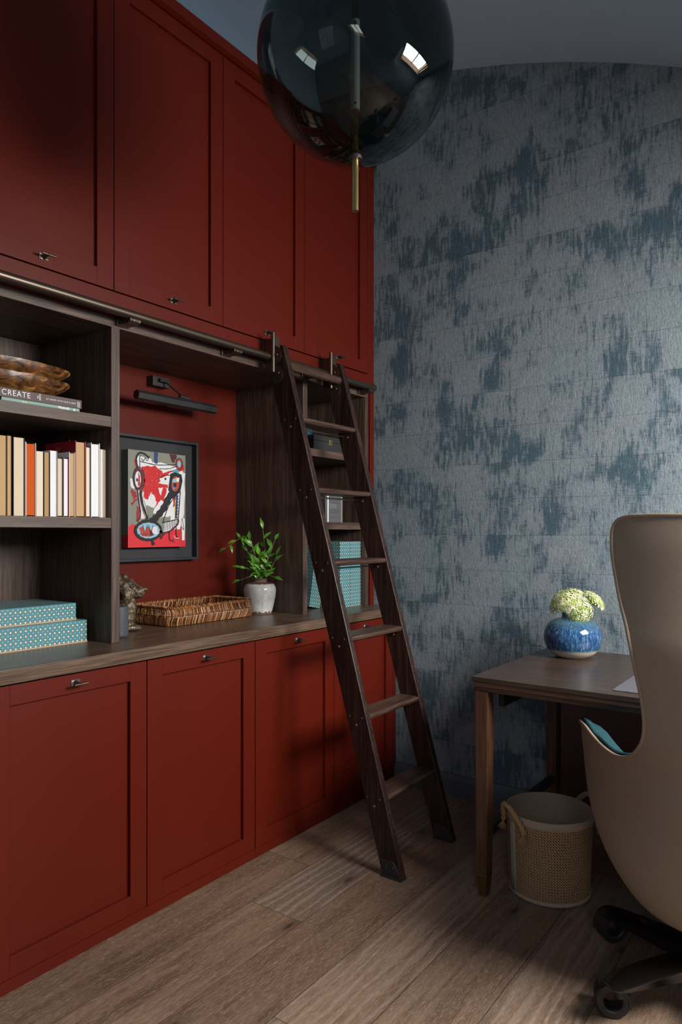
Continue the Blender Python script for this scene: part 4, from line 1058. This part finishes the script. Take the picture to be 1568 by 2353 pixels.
for a_ in [(0, 0, .014, .050, 1.15, 1.0, .32), (.005, 0, .050, .046, 1, .95, 1.0), (.0, 0, .090, .045, 1, .95, 1.1), (-.002, 0, .125, .046, .95, .95, 1), (-.004, 0, .160, .046, 1.0, 1.0, .92),
           (.018, 0, .170, .036, 1, 1.0, .7), (.044, 0, .150, .030, 1.1, .9, .8), (.058, 0, .148, .024, 1.0, .95, .85), (.050, 0, .134, .021, 1.3, .9, .7), (.073, 0, .157, .011, .9, 1.3, .9),
           (.022, .030, .135, .022, 1, 1, 1.2), (.022, -.030, .135, .022, 1, 1, 1.2), (-.006, .036, .198, .0205, .7, .9, 1), (-.006, -.036, .198, .0205, .7, .9, 1),
           (.040, .021, .170, .009, 1, 1, .8), (.040, -.021, .170, .009, 1, 1, .8), (.040, 0, .012, .022, 1.4, 1, .6), (.025, .0, .095, .026, 1, 1, 1.2)]: mbp(*a_)
bpy.context.view_layer.update()
me = bpy.data.meshes.new_from_object(bo.evaluated_get(bpy.context.evaluated_depsgraph_get())); bpy.data.objects.remove(bo)
for v in me.vertices:
    p = v.co; nn = noise.noise(p*62)*.0028+noise.noise(p*150)*.0016
    v.co = p + v.normal*nn - HB
    if v.co.z < 0: v.co.z = 0
for p in me.polygons: p.use_smooth = True
me.materials.clear(); me.materials.append(bz)
br = thing('bear_bust', tuple(HB), 'bronze bear head bust behind the grey candle in the niche', 'sculpture')
o = bpy.data.objects.new('bust', me); COL.objects.link(o); o.parent = br; o['_o'] = tuple(HB)
for s_ in (-1, 1):
    b = MB(); b.ball(HB+fdir*.044+sdir*.0225*s_+upv*.172, .0062, 10, 6); b.build('eye', M['black_metal'], br, smooth=True)
b = MB(); b.ball(HB+fdir*.082+upv*.157, .0085, 12, 8, sc=(1, 1.25, .85)); b.build('nose', bz, br, smooth=True)

# candle
CC = Vector((-2.094, 1.546, ZC))
b = MB(); b.lathe([(0, 0), (.030, 0), (.036, .004), (.0385, .012), (.0385, .096), (.0375, .096), (.0375, .098), (.0385, .0985), (.0385, .108), (.037, .1095), (.0, .1095)], CC, 48)
cn = thing('candle_jar', tuple(CC), 'lidded dark grey candle jar beside the bookcase upright', 'candle')
b.build('jar', mat('slate_grey_enamel', (.066, .070, .082, 1), .42), cn, smooth=True, auto=40)
vd = Vector((.62, -.785, 0)).normalized(); td = Vector((.785, .62, 0)).normalized()
text('lettering', 'Aery', .020, tuple(CC+vd*.0391-td*.010+upv*.022), mat('worn_grey_print', (.27, .28, .30, 1), .5), cn, rot=Matrix((td, upv, vd)).transposed(), extrude=.0002)

# ================================================================== SHELVES, LEFT BAY
def pbox(name, x0, x1, y0, y1, z0, z1, label, grp, M4=None, up=False):
    t = thing(name, ((x0+x1)/2, (y0+y1)/2, z0), label, 'box', grp)
    if up:
        b = MB(); b.box(x0, x0+.004, y0, y1, z0, z1); b.build('gilt_back', M['kraft'], t)
        b = MB(); b.box(x0+.004, x1, y0+.0005, y1-.0005, z0, z1); b.build('box_body', M['dots'], t, bevel=.0008); return t
    b = MB(); b.box(x0, x1, y0, y1, z0, z0+.0045, M4=M4); b.build('gilt_base', M['kraft'], t)
    b = MB(); b.box(x0+.0012, x1-.0012, y0+.0012, y1-.0012, z0+.0045, z1, M4=M4); b.build('lid', M['dots'], t, bevel=.0008)
    return t
pbox('patterned_box', -2.36, -2.094, 1.07, 1.4265, ZC, .9560, 'teal pearl dotted storage box, lower of the two stacked flat', 'flat teal dotted boxes')
pbox('patterned_box', -2.375, -2.125, 1.07, 1.4055, .9560, 1.0125, 'teal pearl dotted storage box, upper of the two stacked flat', 'flat teal dotted boxes')
paper = {k: mat('pages_'+k, v, .85, spec=.15) for k, v in dict(tan=(.50, .33, .17, 1), tan2=(.42, .265, .13, 1), cream=(.66, .55, .40, 1), ivory=(.72, .64, .52, 1), white=(.74, .75, .77, 1), orange=(.52, .095, .018, 1)).items()}
cover = {k: mat('cover_'+k, v, .45) for k, v in dict(white=(.70, .70, .70, 1), red=(.24, .006, .012, 1), dark=(.025, .016, .014, 1), navy=(.02, .035, .055, 1), tan=(.20, .13, .08, 1), grey=(.16, .15, .14, 1), brown=(.07, .038, .028, 1)).items()}
def book(y0, y1, h, pg, cv, ct, label, xf=-2.02, depth=.155, z=1.300, rec=.004, hinge=False):
    """hardback or paperback standing with its fore edge to the room"""
    t = thing('book', (xf-depth/2, (y0+y1)/2, z), label, 'book', 'books standing fore edge out')
    y0 += .0002; y1 -= .0002; xb = xf-depth
    b = MB(); b.box(xb+.002, xf-rec, y0+ct, y1-ct, z+(.003 if ct > .0012 else .0004), z+h-(.004 if ct > .0012 else .0004)); o = b.build('pages', paper[pg], t, bevel=.0006)
    b = MB(); b.box(xb, xf, y0, y0+ct, z, z+h); b.box(xb, xf, y1-ct, y1, z, z+h); b.box(xb-.001, xb+.002, y0, y1, z, z+h); b.build('cover', cover[cv], t, bevel=.0003, bseg=1)
    return t
BK = [(1.046, 1.0735, .238, 'tan', 'tan', .0004, 'thick tan paged book at the left edge of the row'),
      (1.0742, 1.1051, .237, 'tan', 'tan', .0004, 'tan paged book second in the row, beside a thinner tan one'), (1.1058, 1.1211, .238, 'tan', 'dark', .0006, 'thin tan paged book left of the widest cream book'),
      (1.1252, 1.1606, .236, 'cream', 'dark', .0008, 'widest cream paged book left of the orange book'), (1.1640, 1.1971, .224, 'orange', 'white', .0017, 'orange edged book with white covers'),
      (1.1975, 1.2236, .201, 'ivory', 'dark', .0005, 'ivory paged book right of the orange book'), (1.2240, 1.2433, .200, 'tan2', 'dark', .0005, 'brown paged book between an ivory and a bright white one'),
      (1.2437, 1.2678, .207, 'white', 'white', .0006, 'bright white paged book in the middle of the row'), (1.2682, 1.2889, .188, 'cream', 'navy', .0014, 'small cream paged book with dark blue covers'),
      (1.2895, 1.3094, .189, 'white', 'red', .0017, 'small white paged book with red covers'), (1.3098, 1.3316, .208, 'tan', 'white', .0019, 'tan paged book with white covers against the tall red book'),
      (1.3322, 1.3695, .247, 'tan', 'red', .0024, 'tall tan paged book with red covers and gilt emblem'), (1.3699, 1.3892, .233, 'ivory', 'brown', .0016, 'ivory paged book right of the tall red one, brown cover'),
      (1.3898, 1.4235, .246, 'white', 'white', .0022, 'tall white paged book with white covers near the upright'), (1.4248, 1.4392, .228, 'ivory', 'white', .0012, 'thin ivory paged book, second last before the upright'),
      (1.4396, 1.4488, .227, 'ivory', 'tan', .0012, 'thinnest ivory book, last in the row against the upright')]
deep = {11: .175}
for i, a_ in enumerate(BK):
    t = book(*a_, depth=deep.get(i, .150 if i > 3 else .165))
    if i == 4: b = MB(); b.box(-2.185, -2.02, 1.1612, 1.1638, 1.300, 1.300+.226); tag(b.build('book', cover['grey']), 'slim grey booklet between the cream book and the orange book', 'book', 'books standing fore edge out')
    if i == 11:
        e = MB(); yy = 1.3319
        def em(dx, dz): return (-2.115+dx*.0011, 1.523+dz*.0011)
        for w_ in (-1, 1):
            e.prism([em(w_*1, 0), em(w_*9, 9), em(w_*14, 8), em(w_*12, 0), em(w_*8, -6), em(w_*3, -4)][::w_], 'y', yy-.0004, yy)
            e.prism([em(w_*1, -5), em(w_*7, -8), em(w_*9, -14), em(w_*4, -13), em(w_*1, -9)][::w_], 'y', yy-.0004, yy)
        e.prism([em(-1, 6), em(1, 6), em(1, -18), em(-1, -18)], 'y', yy-.0006, yy)
        e.build('emblem', M['gold'], t)
        r_ = MB(); r_.box(-2.085, -2.079, 1.350, 1.3505, 1.545, 1.556); r_.build('ribbon', mat('red_ribbon', (.5, .01, .02, 1), .6), t)

# two flat books and the carved bowls
t = thing('book', (-2.14, 1.22, 1.6366), 'thin sage green book lying under the brown book on the top shelf', 'book', 'books lying flat on the top shelf')
b = MB(); b.box(-2.23, -2.032, 1.095, 1.3555, 1.6366, 1.6526); b.build('cover', mat('sage_green_cloth', (.19, .34, .29, 1), .55), t, bevel=.001)
text('title', 'TRAVEL', .0125, (-2.0318, 1.2775, 1.6455), M['white'], t, bold=.0006, space=1.0)
b = MB(); b.box(-2.0321, -2.0317, 1.160, 1.1625, 1.642, 1.650); b.box(-2.0321, -2.0317, 1.1625, 1.1665, 1.642, 1.6465); b.box(-2.0321, -2.0317, 1.1680, 1.1735, 1.642, 1.6475); b.build('imprint', paper['cream'], t)
b = MB(); b.lathe([(.0022, 0), (.0044, 0), (.0044, .0004), (.0022, .0004)], (-2.0319, 1.3355, 1.6448), 18, axis='x'); b.build('logo_ring', M['white'], t)
t = thing('book', (-2.14, 1.2, 1.6527), 'thick dark brown book with white CREATE title lying flat', 'book', 'books lying flat on the top shelf')
b = MB(); b.box(-2.245, -2.030, 1.080, 1.3618, 1.6527, 1.6810); b.build('cover', mat('mocha_cloth', (.085, .058, .050, 1), .6), t, bevel=.0012)
text('title', 'CREATE', .0235, (-2.0298, 1.0935, 1.6668), M['white'], t, space=1.12)
text('author', 'ALI', .0062, (-2.0298, 1.2085, 1.6632), M['white'], t, rot=TX @ Matrix.Rotation(radians(90), 3, 'Z'), bold=.0002)
text('author', 'HEATH', .0062, (-2.0298, 1.2160, 1.6585), M['white'], t, rot=TX @ Matrix.Rotation(radians(90), 3, 'Z'), bold=.0002)
text('subtitle', 'AT HOME WITH OLD & NEW', .0074, (-2.0298, 1.2355, 1.6668), M['white'], t, space=1.10)
b = MB()                                                   # two columns of print too small to read
for c_, n__ in ((1.3460, 9), (1.3515, 8)):
    for i in range(n__): b.box(-2.0303, -2.0297, c_, c_+.0030, 1.6560+i*.0022, 1.6560+i*.0022+.0014)
b.build('small_print', M['white'], t)
bw = mat('carved_dark_wood', (.2, .1, .04, 1), .35, spec=.5); q_ = N(bw); wn1 = q_.noise(q_.map(q_.obj(), (1, .45, 1)), 34, 4, .6, .8)
q_.link(q_.ramp(wn1, [(.34, (.022, .008, .004, 1)), (.5, (.150, .058, .016, 1)), (.66, (.46, .24, .075, 1))]), 'Base Color'); q_.bump(wn1, .5, .003)
def dough_bowl(yc, xc, z, L_, wd, h, label, seed):
    rnd = random.Random(seed); t = []
    nb, nk = 34, 24; out = []; inn = []
    for i in range(nb+1):
        s_ = -1+2*i/nb; w = wd*(max(0, 1-abs(s_)**2.0))**.85+.003; zb = z+h*(abs(s_)**3.0)*.97; zr = z+h*(1+.12*s_*s_)+.002*noise.noise(Vector((s_*4, seed, 0)))
        ro, ri = [], []
        for k in range(nk+1):
            a = pi*k/nk; cx_ = -cos(a); dz = sin(a)**.8
            bump = 1+.03*noise.noise(Vector((s_*6, a*2, seed)))
            ro.append((xc+w*cx_*bump, yc+L_*s_, zr-(zr-zb)*dz))
            ri.append((xc+(w*.80)*cx_, yc+L_*s_*.90, zr-(zr-zb-.010 if zr-zb > .014 else .004)*dz*.92))
        out.append(ro); inn.append(ri)
    b = MB(); b.grid(out); b.grid(inn, flip=True)
    R, C_ = nb+1, nk+1; k0 = R*C_
    for i in range(nb):
        b.face((i*C_, (i+1)*C_, k0+(i+1)*C_, k0+i*C_)); b.face((i*C_+nk, k0+i*C_+nk, k0+(i+1)*C_+nk, (i+1)*C_+nk))
    for k in range(nk):
        b.face((k, k0+k, k0+k+1, k+1)); b.face((nb*C_+k, nb*C_+k+1, k0+nb*C_+k+1, k0+nb*C_+k))
    return tag(b.build('dough_bowl', bw, smooth=True, auto=50), label, 'bowl', 'carved wooden bowls on the top shelf')
dough_bowl(1.185, -2.135, 1.6812, .200, .085, .058, 'carved wooden dough bowl, lower of two resting on the brown book', 3)
dough_bowl(1.185, -2.137, 1.7260, .203, .083, .056, 'carved wooden dough bowl, upper of the two stacked', 4)

# ================================================================== SHELVES, RIGHT BAY
pbox('patterned_box', -2.28, -2.022, 2.874, 2.9625, ZC, 1.2060, 'upright teal dotted box in the right bay nearest the wallpapered wall', 'upright teal dotted boxes', up=True)
pbox('patterned_box', -2.28, -2.022, 2.785, 2.872, ZC, 1.2060, 'upright teal dotted box in the right bay, left of its twin', 'upright teal dotted boxes', up=True)
a_ = radians(-10.5); bx, by, bh, bt = -2.10, 2.640, .268, .078
R4 = Matrix.Translation((0, by+bt, ZC+.0005)) @ Matrix.Rotation(a_, 4, 'X') @ Matrix.Translation((0, -bt, 0))
t = thing('patterned_box', (bx-.06, by, ZC), 'teal dotted box tilted against the two upright ones behind the ladder', 'box')
b = MB(); b.box(bx-.20, bx, 0, bt, 0, bh, M4=R4); b.build('box_body', M['dots'], t, bevel=.0008)
b = MB(); b.box(bx-.2005, bx+.0006, bt-.0003, bt+.0035, .001, bh-.001, M4=R4); b.build('gilt_edge', M['kraft'], t)
# keepsake box and glass jar
t = thing('wooden_box', (-2.14, 2.78, 1.6366), 'charcoal wooden box with gold clasp on the upper right shelf', 'box')
b = MB(); b.box(-2.24, -2.040, 2.600, 2.890, 1.6366, 1.6860); b.build('base', mat('charcoal_veneer', (.030, .029, .030, 1), .45), t, bevel=.001)
b = MB(); b.box(-2.24, -2.040, 2.600, 2.890, 1.6872, 1.7120); b.build('lid', bpy.data.materials['charcoal_veneer'], t, bevel=.001)
b = MB(); b.box(-2.040, -2.0375, 2.720, 2.744, 1.672, 1.698)
cl = b.build('clasp', M['gold'], t, bevel=.0006)
b = MB()
for x0, x1, z0, z1 in ((2.7255, 2.7385, 1.6915, 1.6930), (2.7255, 2.7270, 1.6785, 1.6915), (2.7370, 2.7385, 1.6785, 1.6915), (2.7310, 2.7325, 1.6785, 1.6885)): b.box(-2.0376, -2.0370, x0, x1, z0, z1)
b.build('clasp_mark', M['brass_dark'], cl)
tg = mat('dark_teal_glass', (.01, .10, .14, 1), .06, spec=.8)
JC = (-2.150, 2.655, 1.7122)
t = thing('glass_jar', JC, 'dark teal glass jar standing on the charcoal box', 'jar')
b = MB(); b.lathe([(0, 0), (.040, 0), (.044, .004), (.045, .040), (.043, .045)], JC, 40); b.build('jar', tg, t, smooth=True, auto=40)
b = MB(); b.lathe([(.050, .045), (.052, .048), (.047, .060), (.030, .072), (.010, .078), (0, .079)], JC, 40); b.build('lid', tg, t, smooth=True, auto=40)
# silver packet
t = thing('silver_box', (-2.1, 2.765, 1.300), 'silver grey printed box with white band on the middle right shelf', 'box')
sv = mat('brushed_silver_card', (.20, .20, .21, 1), .33, .5)
b = MB(); b.box(-2.12, -2.040, 2.690, 2.828, 1.3002, 1.4280); b.build('carton', sv, t, bevel=.001)
b = MB(); b.box(-2.0402, -2.0388, 2.7045, 2.7135, 1.3005, 1.4278); b.build('band', mat('bright_white_card', (.85, .85, .85, 1), .4), t)
b = MB(); b.box(-2.0402, -2.0392, 2.8185, 2.8279, 1.3010, 1.4270); b.build('foil_edge', mat('pale_foil', (.55, .53, .50, 1), .3, .6), t)
text('lettering', 'SIN', .031, (-2.0396, 2.7215, 1.3790), mat('engraved_silver', (.55, .55, .56, 1), .25, .6), t, space=1.25)
dkp = mat('dark_grey_print', (.045, .045, .05, 1), .5)
b = MB()
for z, a0, a1 in ((1.4075, 2.717, 2.815), (1.394, 2.735, 2.80), (1.356, 2.73, 2.806), (1.346, 2.73, 2.806), (1.3245, 2.735, 2.806)): b.box(-2.0402, -2.0396, a0, a1, z, z+.0022)
b.build('printed_lines', dkp, t)
b = MB(); 
text('lettering', 'YO', .013, (-2.075, 2.6896, 1.4200), mat('orange_red_print', (.65, .16, .03, 1), .5), t, rot=Matrix(((1, 0, 0), (0, 0, -1), (0, 1, 0))), bold=.0006)

for o in bpy.data.objects:
    if '_o' in o: del o['_o']
